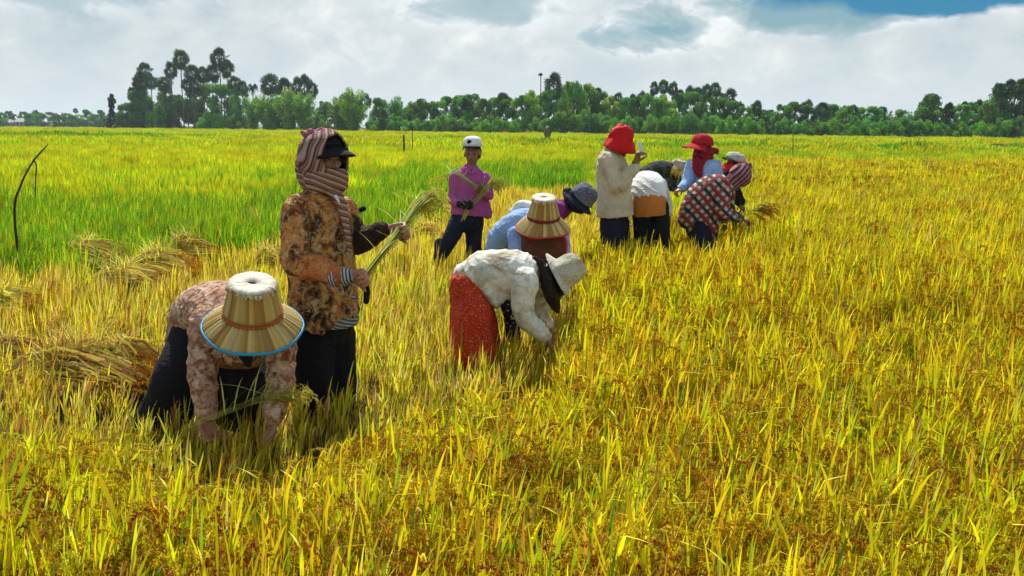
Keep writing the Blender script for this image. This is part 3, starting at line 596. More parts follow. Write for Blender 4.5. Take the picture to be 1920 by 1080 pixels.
KST = [(0, (.50, .42, .36)), (.18, (.50, .42, .36)), (.22, (.10, .04, .05)), (.42, (.13, .05, .06)), (.46, (.45, .28, .20)), (.6, (.30, .13, .10)), (.66, (.08, .05, .06)), (.8, (.40, .33, .28)), (1, (.50, .42, .36))]
def skinmat(name, c):
    m, t = new_mat(name); p = t.node('ShaderNodeTexCoord').outputs['Object']; n = t.noise(p, 25, 4)
    col = t.mix(n, C4(np.array(c) * .75), C4(np.array(c) * 1.2))
    return finish(m, t, t.node('ShaderNodeBsdfPrincipled', ins={'Base Color': col, 'Roughness': .5, 'Subsurface Weight': .08, 'Subsurface Radius': (.02, .008, .004), 'Subsurface Scale': .5}).outputs[0])
SKIN = skinmat('skin', (.34, .17, .10)); SKIN_D = skinmat('skin_tanned', (.24, .115, .065))
HAIR = fabric('hair', stripes(0, [(0, (.010, .008, .008)), (.5, (.03, .022, .02)), (1, (.010, .008, .008))], 60, (1, 0, .3), .2, 4), .45, .6, 90, 0)
BLACK = fabric('black_cloth', (.012, .012, .016)); NAVY = fabric('navy_cloth', (.018, .022, .045)); GLOVE = fabric('glove', (.016, .016, .022), .7)
CREAM = fabric('cream_cloth', grubby((.62, .57, .43), (.42, .36, .20), 4, .7)); WHITE = fabric('white_cloth', grubby((.78, .80, .80), (.48, .48, .44), 5, .5))
# ------------------------------------------------------------------ figure tools
def vec(a): return np.array(a, float)
def unit(a): a = vec(a); return a / (np.linalg.norm(a) + 1e-9)
def cat_rom(P0, m):
    P0 = np.asarray(P0, float); n = len(P0); out = []
    for i in range(n - 1):
        a, b, c, d = P0[max(i - 1, 0)], P0[i], P0[i + 1], P0[min(i + 2, n - 1)]
        for k in range(m):
            u = k / m; out.append(.5 * ((2 * b) + (-a + c) * u + (2 * a - 5 * b + 4 * c - d) * u * u + (-a + 3 * b - 3 * c + d) * u ** 3))
    out.append(P0[-1]); return np.array(out)
def tube(pts, rad, side=(1, 0, 0), n=16, m=5, cap='round', hem=0.0):
    """closed limb through pts; rad = r or (across side, other) at each point"""
    rr = np.array([(r, r) if not hasattr(r, '__len__') else r for r in rad], float)
    C = cat_rom([vec(p) for p in pts], m); Rr = np.maximum(cat_rom(rr, m), .002)
    T_ = np.gradient(C, axis=0); T_ /= np.linalg.norm(T_, axis=1)[:, None] + 1e-9
    rings = []
    def ring(c, t, r):
        u = vec(side) - t * np.dot(side, t)
        if np.linalg.norm(u) < .15: u = np.cross(t, [0.2, .1, 1])
        u = unit(u); v = np.cross(t, u); th = np.linspace(0, 2 * np.pi, n, endpoint=False)
        return c + np.outer(np.cos(th) * r[0], u) + np.outer(np.sin(th) * r[1], v)
    caps = ((.85, .5), (.45, .86)) if cap == 'round' else ((.97, .06),)
    for (s_, k_) in caps[::-1]: rings.append(ring(C[0] - T_[0] * min(Rr[0]) * k_, T_[0], Rr[0] * s_))
    for i in range(len(C)): rings.append(ring(C[i], T_[i], Rr[i]))
    for (s_, k_) in caps: rings.append(ring(C[-1] + T_[-1] * min(Rr[-1]) * k_, T_[-1], Rr[-1] * s_))
    if hem:      # hollow lower end, so that a hem reads as cloth
        for q, s_ in ((0.0, .86), (-hem, .8)): rings.append(ring(C[-1] + T_[-1] * q, T_[-1], Rr[-1] * s_))
    V = np.concatenate(rings); k = len(rings)
    F = [(i * n + j, i * n + (j + 1) % n, (i + 1) * n + (j + 1) % n, (i + 1) * n + j) for i in range(k - 1) for j in range(n)]
    F.append(tuple(range(n))[::-1]); F.append(tuple(range((k - 1) * n, k * n)))
    return V, F
def ell(c, ax, n=14):
    """ellipsoid with three half-axis vectors"""
    V = []; F = []
    for i in range(n + 1):
        f = math.pi * i / n
        for j in range(2 * n):
            t = math.pi * j / n; V.append(vec(c) + math.sin(f) * math.cos(t) * vec(ax[0]) + math.sin(f) * math.sin(t) * vec(ax[1]) + math.cos(f) * vec(ax[2]))
    k = 2 * n
    F = [(i * k + j, i * k + (j + 1) % k, (i + 1) * k + (j + 1) % k, (i + 1) * k + j) for i in range(n) for j in range(k)]
    return np.array(V), F
def ridge(co, dirv, fr, amp, seed=0.0, warp=1.5, ws=7.0):
    x = co @ unit(dirv) * fr + warp * np.sin(co @ unit([.3 + seed, 1, .6]) * ws + seed * 5) + .6 * warp * np.sin(co @ unit([1, -.4 * seed, .9]) * ws * 1.9 + seed)
    q = 1 - np.abs(np.sin(x)); return amp * (1.35 * q ** 1.5 - .5 - .3 * np.sin(x * .5) ** 2)
def lumps(co, fr, amp, seed=0.0):
    return amp * (np.sin(co[:, 0] * fr + seed + 1.5 * np.sin(co[:, 2] * fr * .8)) * np.sin(co[:, 1] * fr * 1.1 + seed * 2 + np.sin(co[:, 0] * fr)) + .5 * np.sin(co[:, 2] * fr * 1.7 + seed * 3 + 2 * np.sin(co[:, 0] * fr * .7)))
def cloth(seed, amp=.006, d=(0, 0, 1), fr=30):
    """creases: long folds along one direction broken by smaller ones"""
    def f(co, no):
        mk = .5 + .5 * np.sin(co @ unit([1, .7, .4]) * 9 + seed * 4)
        return lumps(co, 9, amp * .45, seed) + ridge(co, d, fr * 1.35, amp * .75, seed, 2.0) * (.25 + .75 * mk) + ridge(co, (.7, .2, .7), fr * 2.0, amp * .5, seed + 2, 2.2, 9) * (1.1 - mk) + ridge(co, (-.6, .3, .8), fr * 3.0, amp * .14, seed + 4, 2.2, 12)
    return f
def sculpt(name, shapes, mat, parent, vox=.009, disp=None, smooth=4, post=None, label=None):
    """melt overlapping closed shapes into one continuous surface"""
    org = vec(parent_loc(parent)); V = []; F = []; n = 0
    for v, f in shapes: V.append(v - org); F += [tuple(i + n for i in q) for q in f]; n += len(v)
    me = bpy.data.meshes.new('tmp'); me.from_pydata(np.concatenate(V).tolist(), [], F); me.update()
    o = bpy.data.objects.new('tmp', me); COL.objects.link(o)
    md = o.modifiers.new('r', 'REMESH'); md.mode = 'VOXEL'; md.voxel_size = vox
    ms = o.modifiers.new('s', 'SMOOTH'); ms.iterations = smooth; ms.factor = .5
    dg = bpy.context.evaluated_depsgraph_get(); nm = bpy.data.meshes.new_from_object(o.evaluated_get(dg)); bpy.data.objects.remove(o); bpy.data.meshes.remove(me)
    nm.name = name; k = len(nm.vertices); co = np.empty(k * 3, np.float32); nm.vertices.foreach_get('co', co); co = co.reshape(-1, 3).astype(float)
    if disp:
        no = np.empty(k * 3, np.float32); nm.vertex_normals.foreach_get('vector', no); no = no.reshape(-1, 3); co = co + no * np.asarray(disp(co, no))[:, None]
    if post: co = post(co)
    nm.vertices.foreach_set('co', co.astype(np.float32).ravel()); nm.materials.clear(); nm.materials.append(mat)
    nm.polygons.foreach_set('use_smooth', np.ones(len(nm.polygons), bool)); nm.update()
    o = link(name, nm, parent)
    if label: o['label'] = label
    return o
LOCS = {}
def parent_loc(o):
    v = Vector((0, 0, 0))
    while o is not None: v = v + o.location; o = o.parent
    return v
def surf(name, V, F, mat, parent, uv=None, thick=.004, cols=None):
    org = vec(parent_loc(parent)); me = mesh_np(name, np.asarray(V) - org, F, [mat], colors=cols)
    o = link(name, me, parent)
    if thick: md = o.modifiers.new('thickness', 'SOLIDIFY'); md.thickness = thick; md.offset = 0
    return o
def frame(axis, ref):
    z = unit(axis); x = unit(vec(ref) - z * np.dot(ref, z)); return x, np.cross(z, x), z
def lathe(prof, c, axis, ref, n=48, mod=None, arc=None):
    x, y, z = frame(axis, ref); V = []
    for i, (r, h) in enumerate(prof):
        for k in range(n):
            t = 2 * math.pi * k / n; dr, dh = mod(t, i, r) if mod else (0, 0)
            V.append(vec(c) + (r + dr) * (math.cos(t) * x + math.sin(t) * y) + (h + dh) * z)
    F = [(i * n + k, i * n + (k + 1) % n, (i + 1) * n + (k + 1) % n, (i + 1) * n + k) for i in range(len(prof) - 1) for k in range(n)]
    return np.array(V), F
def hand(w, d, pn, curl=.5, s=1.0, thumb=1, spread=.08, jit=0.0):
    """palm, four fingers of unequal length bending at three joints, thumb from the side; pn = palm side, d = where it points"""
    d = unit(d); pn = unit(vec(pn) - d * np.dot(pn, d)); sd_ = np.cross(d, pn) * thumb; S = []
    w = vec(w); k0 = w + d * .085 * s
    S.append(tube([w - d * .02 * s, w + d * .035 * s, k0], [(.024 * s, .018 * s), (.037 * s, .017 * s), (.040 * s, .014 * s)], sd_, 14, 4))
    for i, (off, L) in enumerate(((.030, .074), (.010, .083), (-.010, .076), (-.029, .060))):
        b = k0 + sd_ * off * s - d * .006 * s; a = 0.0; pts = [b]; cc = curl * (1 + .08 * (i - 1.5)) + jit * math.sin(i * 2.3)
        for q, fl in enumerate((.46, .31, .23)):
            a += cc * (1.0, 1.25, .8)[q]; dd = d * math.cos(a) + pn * math.sin(a) + sd_ * spread * (1.5 - i) * .4; pts.append(pts[-1] + unit(dd) * L * fl * s)
        S.append(tube(pts, [.0098 * s, .0092 * s, .0085 * s, .0068 * s], sd_, 10, 3))
    t0 = w + d * .022 * s + sd_ * .026 * s; d1 = unit(d * .72 + sd_ * .62 + pn * .35); d2 = unit(d * .8 + sd_ * .15 + pn * (.3 + curl * .6))
    S.append(tube([t0, t0 + d1 * .040 * s, t0 + d1 * .040 * s + d2 * .030 * s, t0 + d1 * .040 * s + d2 * .053 * s], [.0135 * s, .0115 * s, .0105 * s, .008 * s], pn, 10, 3))
    return S
def head(c, fwd, up, s=1.0):
    """cranium, jaw, brow, nose, lips, chin, ears; c = middle of the head"""
    y, x, z = None, None, None; z = unit(up); f = unit(vec(fwd) - z * np.dot(fwd, z)); r = np.cross(f, z); c = vec(c)
    at_ = lambda a, b, h: c + (r * a + f * b + z * h) * s
    E = lambda p, a, b, h: ell(p, (r * a * s, f * b * s, z * h * s), 10)
    S = [E(at_(0, -.012, .03), .076, .094, .085), E(at_(0, .022, -.035), .058, .066, .075), E(at_(0, .052, -.088), .026, .024, .022), E(at_(0, .075, .022), .052, .016, .014),
         E(at_(.036, .060, -.02), .024, .022, .020), E(at_(-.036, .060, -.02), .024, .022, .020), E(at_(0, .082, -.052), .026, .014, .0065), E(at_(0, .080, -.064), .022, .013, .007),
         tube([at_(0, .082, .014), at_(0, .096, -.012), at_(0, .106, -.032)], [.008 * s, .010 * s, .014 * s], r, 8, 3), E(at_(.012, .092, -.036), .009, .010, .008), E(at_(-.012, .092, -.036), .009, .010, .008)]
    for q in (1, -1): S.append(E(at_(q * .078, -.006, -.008), .008, .019, .030))
    return S
def eyes(parent, c, fwd, up, s=1.0):
    z = unit(up); f = unit(vec(fwd) - z * np.dot(fwd, z)); r = np.cross(f, z)
    for q in (1, -1):
        e = vec(c) + (r * q * .031 + f * .074 + z * .003) * s
        V, F = ell(e, (r * .015 * s, f * .010 * s, z * .0065 * s), 8); o = surf('eye', V, F, M_EYE, parent, thick=0)
        V, F = ell(e + f * .0075 * s, (r * .006 * s, f * .004 * s, z * .006 * s), 6); surf('iris', V, F, M_IRIS, o, thick=0)
M_EYE = fabric('eye_white_shaded', (.26, .22, .19), .3, 0); M_IRIS = fabric('iris', (.015, .01, .008), .2, 0)  # whites darkened to carry the shadow over the eyes
class Fig:
    def __init__(s, label, px, D, group=None):
        s.D = D; s.root = empty('person', G(px, D), label, 'person', group)
    def p(s, x, y, dd=0.0): return vec(P(x, y, s.D + dd))
    def legs(s, hips, knees, feet, r=.075, fwd=(0, -1, 0)):
        S = []
        for h, k, a in zip(hips, knees, feet):
            S.append(tube([h, (h + k) / 2, k, (k + a) / 2, a], [r * 1.1, r, r * .72, r * .66, r * .45]))
            a2 = a + [0, 0, 0]; S.append(tube([a2 + vec(fwd) * -.03 - [0, 0, .03], a2 + vec(fwd) * .06 - [0, 0, .045], a2 + vec(fwd) * .16 - [0, 0, .06]], [(.03, .03), (.042, .026), (.036, .015)], (1, 0, 0)))
        return S
# ------------------------------------------------------------------ hats
def palmleaf(name, c1, c2, edge=False):
    m, t = new_mat(name); c = t.node('ShaderNodeAttribute', {'attribute_name': 'tint'}).outputs['Color']; p = t.node('ShaderNodeTexCoord').outputs['Object']
    col = t.mix(t.math('MULTIPLY', t.noise(p, 40, 4), .5), c, t.mix(1.0, c, (.72, .62, .45, 1), 'MULTIPLY'))
    d = t.node('ShaderNodeBsdfPrincipled', ins={'Base Color': col, 'Roughness': .6, 'Specular IOR Level': .35}); tr = t.node('ShaderNodeBsdfTranslucent', ins={'Color': col})
    return finish(m, t, t.node('ShaderNodeMixShader', ins={0: .22, 1: d.outputs[0], 2: tr.outputs[0]}).outputs[0])
M_PLEAT = palmleaf('palm_leaf_strips', 0, 0)
M_BLUE = fabric('blue_binding', (.03, .32, .60), .5, .1); M_BAND = fabric('red_braid', stripes(0, [(0, (.30, .05, .02)), (.5, (.50, .20, .05)), (1, (.22, .04, .02))], 90, (1, .3, .2), .05), .7)
M_MAROON = fabric('maroon_ribbon', (.20, .02, .03), .6, .1); M_REDT = fabric('red_binding', (.48, .04, .03), .6, .1)
def palm_hat(parent, c, axis, ref, rt, rb, rbrim, hc, drop, trim, band, seed=0, wav=.006):
    """pleated palm-leaf hat; c = middle of the band, axis = up through the crown"""
    R = random.Random(seed); NP = 44; n = NP * 4
    tints = [np.clip(np.array(R.choice([(.62, .46, .15), (.72, .58, .24), (.48, .31, .08), (.66, .50, .18), (.58, .50, .22), (.42, .26, .07)])) * R.uniform(.8, 1.2), 0, 1) for _ in range(NP)]
    def mod(t, i, r):
        a = .0022 + .0035 * max(0, (r - rb) / (rbrim - rb)); return (0, a * math.cos(NP * t)) if r > rb * 1.03 else (a * math.cos(NP * t) * .8, 0)
    def mod2(t, i, r):
        k = max(0, (r - rb) / (rbrim - rb)); a = .0025 + .0035 * k; return (0, a * math.cos(NP * t) + wav * k * math.sin(2 * t + seed) + wav * .6 * k * math.sin(5 * t + seed * 2))
    prof = [(rt, hc), (rt * 1.005, hc * .75), (rt + (rb - rt) * .5, hc * .45), (rb * .99, hc * .15), (rb, 0)]
    V, F = lathe(prof, c, axis, ref, n, mod); cols = np.array([np.append(tints[(k // 4) % NP], 1) for _ in prof for k in range(n)])
    cr = surf('hat', V, F, M_PLEAT, parent, cols=cols, thick=.004)
    pb = [(rb + (rbrim - rb) * u, -drop * (u ** 1.25)) for u in np.linspace(0, 1, 7)]
    V, F = lathe(pb, c, axis, ref, n, mod2); cols = np.array([np.clip(np.append(tints[(k // 4) % NP] * (1.08 if (k % 4) in (0, 1) else .9), 1), 0, 1) for _ in pb for k in range(n)])
    surf('brim', V, F, M_PLEAT, cr, cols=cols, thick=.003)
    # frayed pale top with a small hole where the leaf ends meet
    n2 = 96; x, y, z = frame(axis, ref); Vt = []; Ct = []
    for i, (u, h) in enumerate(((1.06, -.010), (.98, .003), (.75, .006), (.45, .006), (.22, .003), (.15, -.006))):
        for k in range(n2):
            t = 2 * math.pi * k / n2; j = (R.uniform(-.09, .09) if i == 0 else R.uniform(-.01, .01)); hh = (R.uniform(-.024, .006) if i == 0 else R.uniform(-.002, .002))
            el = (1.0, 1.0 if i < 4 else .55); Vt.append(vec(c) + rt * (u + j) * (math.cos(t) * x * el[0] + math.sin(t) * y * el[1]) + (hc + h + hh) * z); Ct.append(np.array((.80, .76, .66)) * R.uniform(.8, 1.1))
    Ft = [(i * n2 + k, i * n2 + (k + 1) % n2, (i + 1) * n2 + (k + 1) % n2, (i + 1) * n2 + k) for i in range(5) for k in range(n2)]
    surf('crown_top', Vt, Ft, M_PLEAT, cr, cols=np.clip(np.c_[np.array(Ct), np.ones(len(Ct))], 0, 1), thick=.002)
    # black disc put in for the shade inside the opening
    V, F = lathe([(rt * .20, hc + .0015), (.002, hc + .001)], c, axis, ref, 24); surf('hole_shade', V, F, BLACK, cr, thick=0)
    def torus(r, h, tr, mat, nm, m_):
        V = []; nn = 96
        for k in range(nn):
            t = 2 * math.pi * k / nn; d_ = m_(t, 0, r) if m_ else (0, 0); cc = vec(c) + (h + d_[1]) * z
            for q in range(8):
                b = 6.2832 * q / 8; V.append(cc + (r + tr * math.cos(b)) * (math.cos(t) * x + math.sin(t) * y) + tr * 1.6 * math.sin(b) * z)
        F = [(k * 8 + q, k * 8 + (q + 1) % 8, ((k + 1) % nn) * 8 + (q + 1) % 8, ((k + 1) % nn) * 8 + q) for k in range(nn) for q in range(8)]
        surf(nm, V, F, mat, cr, thick=0)
    torus(rb + .003, .004, .0045, band, 'band', None); torus(rb + .004, .018, .003, band, 'band', None)
    torus(rbrim + .001, -drop, .0048, trim, 'edging', lambda t, i, q: (0, wav * math.sin(2 * t + seed) + wav * .6 * math.sin(5 * t + seed * 2)))
    return cr
def dome_hat(parent, c, axis, ref, r, h, mat, name='cap', brim=None, squash=1.0, visor=None, seed=0, wob_=.004, vmat=None, tilt=0.0):
    """cloth cap or bucket hat: soft crown, optional flared brim, optional peak"""
    def mod(t, i, rr): return (wob_ * math.sin(3 * t + seed + i) + wob_ * .5 * math.sin(7 * t + seed * 2), wob_ * math.sin(2 * t + seed * 3 + i * .5))
    prof = [(.004, h), (r * .35, h * .985), (r * .66, h * .90), (r * .88, h * .68), (r * .98, h * .38), (r, 0)]
    if brim: prof += [(r * 1.02, -.005)] + [(r + (brim[0] - r) * u, -.006 - brim[1] * u ** 1.1) for u in (.35, .7, 1.0)]
    V, F = lathe(prof, c, axis, ref, 40, mod); o = surf(name, V, F, mat, parent, thick=.005)
    if visor:
        x, y, z = frame(axis, ref); Lv = visor; V = []; nn = 20
        for i in range(6):
            for k in range(nn + 1):
                t = -1.15 + 2.3 * k / nn; rr = r * .98 + Lv * (i / 5) * math.cos(t * 1.1) ** .7 if abs(t * 1.1) < 1.57 else r
                V.append(vec(c) + rr * (math.cos(t) * x + math.sin(t) * y * .97) + z * (.004 - (i / 5) * Lv * (.22 + tilt) - .035 * (i / 5) * (math.sin(t)) ** 2))
        F = [(i * (nn + 1) + k, i * (nn + 1) + k + 1, (i + 1) * (nn + 1) + k + 1, (i + 1) * (nn + 1) + k) for i in range(5) for k in range(nn)]
        surf('peak', V, F, vmat or mat, o, thick=.005)
    return o
def shawl(name, rings, mat, parent, thick=.008, disp=None, n=40, m=5):
    """open draped tube: rings = (centre, half axis a, half axis b)"""
    C = cat_rom([r[0] for r in rings], m); A_ = cat_rom([r[1] for r in rings], m); B_ = cat_rom([r[2] for r in rings], m); V = []
    for i in range(len(C)):
        for k in range(n):
            t = 2 * math.pi * k / n; f = 1 + (disp(t, i / (len(C) - 1)) if disp else 0); V.append(C[i] + f * (A_[i] * math.cos(t) + B_[i] * math.sin(t)))
    F = [(i * n + k, i * n + (k + 1) % n, (i + 1) * n + (k + 1) % n, (i + 1) * n + k) for i in range(len(C) - 1) for k in range(n)]
    return surf(name, V, F, mat, parent, thick=thick)
# ------------------------------------------------------------------ cut stalks
M_STRAW = leafy('cut_rice', .35, rough=.6)
def sheaf_mesh(R, pts, rad, n, col, flare=.5, head=.16, ears=True, gs=1.4, leafc=.5):
    """stalks laid side by side along pts with drooping ears at the far end"""
    A = Acc(); C = cat_rom([vec(p) for p in pts], 6)
    L = len(C)
    for i in range(n):
        a = R.uniform(0, 6.28); r = rad * math.sqrt(R.random()); sp = R.uniform(.6, 1.4)
        t0 = int(R.uniform(0, .12) * L); t1 = int(R.uniform(.8, 1.0) * (L - 1))
        off = np.array([math.cos(a) * r, math.sin(a) * r * .9, math.sin(a * 1.7) * r]); c = np.array(R.choice(col)) * R.uniform(.7, 1.2); V = []; w = R.uniform(.0015, .003)
        for j in range(t0, t1 + 1):
            u = j / L; o_ = off * (1 + flare * 2.5 * u * u * sp); V += [C[j] + o_ + [w, 0, 0], C[j] + o_ - [w, 0, w]]
        k = len(V) // 2; A.add(V, [(2 * q, 2 * q + 1, 2 * q + 3, 2 * q + 2) for q in range(k - 1)], np.clip(c, 0, 1))
        d = C[t1] - C[t1 - 1]; end = V[-1]; az = math.atan2(d[1], d[0]) + R.gauss(0, .5)
        if ears and R.random() < .8: panicle(A, end, az, head * R.uniform(.7, 1.2), R.uniform(.9, 1.5), R.choice(GRAIN) * 1.05 if col is not GSTRAW else np.array((.56, .50, .08)) * R.uniform(.8, 1.2), R, 24, gs)
        if R.random() < leafc:
            j = int(R.uniform(.3, .9) * L); strip(A, C[j] + off, az + R.gauss(0, 1), R.uniform(.12, .3), R.uniform(.5, 1.3), R.uniform(.2, 1.2), .007, np.clip(c * 1.1, 0, 1), segs=4)
    return A
STRAW = [(.60, .52, .12), (.50, .50, .08), (.62, .46, .14), (.40, .42, .06), (.48, .30, .09)]
GSTRAW = [(.40, .48, .08), (.50, .54, .10), (.30, .38, .05), (.58, .56, .16)]
def held(label, pts, rad, n, seed, col=GSTRAW, head=.18, cat='rice bundle', name='rice_bundle', flare=.5, **kw):
    R = random.Random(seed); A = sheaf_mesh(R, pts, rad, n, col, flare, head, **kw); V = np.concatenate(A.V); o0 = vec(pts[0])
    me = mesh_np(name, V - o0, A.F, [M_STRAW], colors=np.concatenate(A.C)); return tag(link(name, me, loc=o0), label, cat)
# ================================================================== the reapers
def feet_clear(f, *pts):
    for q in pts: CLEAR.append((q[0], q[1], .10))
# ---- 1: bending in front, palm-leaf hat with blue edge
f = Fig('person bending in front wearing a pleated palm leaf hat edged in blue', 400, 4.45); p = f.p; r = f.root
hl, hr = p(385, 612, .22), p(455, 622, .27); kl, kr = p(335, 715, .02), p(470, 722, .05); al, ar = p(292, 825, .12), p(485, 838, .12)
sL, sR = p(388, 608, -.22), p(528, 618, -.28); eL, eR = p(380, 700, -.33), p(525, 718, -.36); wL, wR = p(388, 775, -.42), p(512, 782, -.45)
tor = [p(400, 590, .28), p(405, 575, .12), p(430, 590, -.08), p(455, 610, -.28), p(462, 605, -.38)]
axis_h = unit(vec((.12, -.36, 1.0))); hc = p(474, 588, -.50)
hd = hc - axis_h * .06 + vec((0, .0, 0))
body = f.legs((hl, hr), (kl, kr), (al, ar), .08, (-.3, -.9, 0)) + [tube(tor, [(.14, .11), (.13, .10), (.15, .12), (.13, .09), (.05, .05)], (1, .1, 0)),
        tube([tor[-1], hd - axis_h * .02], [.05, .045])] + head(hd, (.05, -.85, -.5), axis_h, .95)
body += [tube([sL, eL, wL], [.045, .036, .026]), tube([sR, eR, wR], [.045, .036, .026])]
body += hand(wL, (.15, -.1, -1), (.6, -.5, 0), .6, 1, 1) + hand(wR, (-.15, -.1, -1), (-.6, -.5, 0), .6, 1, -1)
sculpt('body', body, SKIN, r, .008)
M_MAUVE = fabric('batik_blouse', mauve, .85, .5)
sculpt('blouse', [tube([p(372, 640, .30), p(385, 598, .24), p(412, 580, .06), p(440, 598, -.12), p(458, 618, -.26), p(466, 612, -.36)], [(.17, .15), (.185, .16), (.18, .145), (.19, .15), (.165, .11), (.07, .06)], (1, .1, 0), 20, 6),
        tube([p(425, 610, .1), p(448, 645, -.10), p(460, 655, -.24)], [(.15, .12), (.185, .12), (.15, .085)], (1, .1, 0)), tube([sL + [.03, .04, 0], sL, (sL + eL) / 2, eL, (eL + wL) / 2, wL], [.09, .082, .075, .072, .064, .052], (1, 0, 0)),
        tube([sR + [-.03, .04, 0], sR, (sR + eR) / 2, eR, (eR + wR) / 2, wR], [.09, .075, .070, .066, .060, .050], (1, 0, 0))], M_MAUVE, r, .009, cloth(1.0, .008, (.2, 0, 1), 34))
sculpt('trousers', [tube([p(385, 600, .32), p(395, 640, .26)], [(.17, .15), (.19, .16)]), tube([hl, (hl + kl) / 2, kl, (kl + al) / 2, al + [-.02, 0, .05]], [.15, .135, .13, .13, .12]), tube([hr, (hr + kr) / 2, kr, (kr + ar) / 2, ar + [0, 0, .05]], [.14, .13, .12, .115, .10]),
        tube([p(415, 690, .1), p(430, 740, .1), p(440, 790, .1)], [(.15, .08), (.14, .07), (.10, .05)])], BLACK, r, .011, cloth(2.0, .007, (1, 0, .2), 26))
sculpt('head_cover', [ell(hd + vec((0, .02, 0)), ((.10, 0, 0), (0, .10, .02), (0, 0, .11)), 12), tube([hd + vec((0, .03, -.02)), tor[-1] + vec((0, -.03, -.02))], [(.10, .09), (.10, .07)]), tube([hd + vec((-.03, -.05, -.07)), hd + vec((.0, -.09, -.15))], [(.05, .03), (.02, .02)])], BLACK, r, .009, cloth(3, .004))  # black mass for the hair and the painted shade over the face
palm_hat(r, hc, axis_h, (1, 0, .0), .098, .122, .213, .150, .066, M_BLUE, M_BAND, 1)
feet_clear(f, al, ar)
held('cut stalks lying across the hands of the person in the blue edged hat', [p(350, 800, -.5), p(430, 770, -.52), p(500, 745, -.50), p(560, 742, -.42)], .022, 24, 5, GSTRAW, .13)
# ---- 2: standing, brown batik shirt, striped scarf round the head
f = Fig('person standing in brown batik shirt with striped scarf wrapped round the head', 608, 5.0); p = f.p; r = f.root
Fd = unit((.84, -.54, 0)); Sd = unit((.54, .84, 0)); FT, ST = Fd, Sd
hn, hf = p(592, 628, -.06), p(632, 626, .08); kn, kf = p(590, 705, -.08), p(636, 700, .08); an, af = p(592, 782, -.04), p(638, 776, .1)
s1, e1, w1 = p(556, 395, -.16), p(554, 490, -.22), p(655, 519, -.36); s2, e2, w2 = p(645, 396, .14), p(668, 452, .12), p(727, 431, -.02)
hc2 = p(609, 298, 0)
body = f.legs((hn, hf), (kn, kf), (an, af), .08, Fd) + [tube([p(607, 620), p(604, 540), p(603, 480), p(600, 420), p(600, 385), p(603, 360)], [(.15, .11), (.15, .11), (.13, .10), (.155, .11), (.14, .08), (.05, .05)], Sd), tube([p(603, 370), p(606, 335)], [.052, .05])]
FH = unit((.74, -.67, 0)); body += head(hc2, FH, (0.03, 0, 1), 1.0) + [tube([s1, e1, w1], [.045, .038, .026]), tube([s2, e2, w2], [.045, .038, .026])]
body += hand(w1, (.8, -.2, .12), (.3, -.8, -.2), 1.05, 1.05, 1) + hand(w2 + [.01, 0, 0], (.95, -.1, .1), (.2, -.9, -.4), 1.0, 1.05, 1)
sculpt('body', body, SKIN, r, .0065, None, 3)
eyes(r, hc2, FH, (0.03, 0, 1))
M_BATIK = fabric('brown_batik', batik, .8, .5); M_SLV = fabric('lit_batik_sleeve', batik_lit_arm, .8, .5)
def hemwave(co):
    z0 = co[:, 2]; zt = vec(p(608, 600))[2]; k = np.clip((zt + .22 - z0) / .22, 0, 1); th = np.arctan2(co[:, 1], co[:, 0]); co[:, 2] += k * (.03 * np.sin(2 * th + 2.0) + .022 * np.sin(5 * th)); return co
sculpt('shirt', [tube([p(603, 350), p(601, 372), p(600, 400), p(601, 440), p(603, 500), p(606, 555), p(608, 596)], [(.07, .07), (.15, .11), (.195, .15), (.20, .165), (.195, .165), (.205, .175), (.215, .185)], Sd, 24, 6, 'flat', .04),
        tube([s1 + Sd * .05, s1, (s1 + e1) / 2, e1 + [0, 0, .04]], [.088, .080, .078, .074]),
        tube([s2 - Sd * .04, s2, (s2 + e2) / 2, e2 - [.03, 0, 0]], [.085, .080, .076, .06])], M_BATIK, r, .008, cloth(4.0, .0085, (1, .5, .12), 26), post=hemwave)
sculpt('sleeve', [tube([(s1 + e1) / 2 - [0, 0, .06], e1, (e1 + w1) / 2, w1 - [.05, 0, 0]], [.072, .079, .068, .056])], M_SLV, r, .008, cloth(4.9, .008, (1, .5, .12), 30))
sculpt('sleeve', [tube([s2 - [0, 0, .03], (s2 + e2) / 2, e2, (e2 + w2) / 2, w2 - [.03, 0, 0]], [.076, .079, .081, .064, .050])], fabric('dark_sleeve_cloth', grubby((.035, .02, .018), (.12, .06, .03), 8, .6)), r, .008, cloth(4.4, .007, (1, .5, .12), 30))  # far sleeve coloured darker to stand for its backlit shade
M_STR = fabric('striped_cotton', stripes(0, [(0, (.30, .34, .36)), (.45, (.30, .34, .36)), (.55, (.07, .08, .10)), (1, (.07, .08, .10))], 52, (.3, .1, 1), .25, 5))
sculpt('undershirt', [tube([p(606, 540), p(608, 575), p(609, 607)], [(.19, .16), (.197, .168), (.20, .172)], Sd, 24, 6, 'flat', .04)], M_STR, r, .009, cloth(5.0, .005, (1, .5, .1), 30))
M_CUFF = fabric('striped_cuff', stripes(0, [(0, (.42, .46, .48)), (.45, (.42, .46, .48)), (.55, (.05, .07, .10)), (1, (.05, .07, .10))], 60, (1, 0, .2), .15, 5))
sculpt('cuff', [tube([w1 - [.07, -.01, .004], w1 - [.01, 0, 0]], [.055, .046])], M_CUFF, r, .007, cloth(1.5, .003, (0, 0, 1), 60))
sculpt('trousers', [tube([p(607, 585), p(608, 615)], [(.165, .14), (.17, .15)], Sd), tube([hn, (hn + kn) / 2, kn, (kn + an) / 2, an + [0, 0, .06]], [.115, .112, .108, .10, .095]), tube([hf, (hf + kf) / 2, kf, (kf + af) / 2, af + [0, 0, .06]], [.105, .10, .098, .092, .088])], BLACK, r, .010, cloth(6.0, .005, (1, .3, .1), 30))
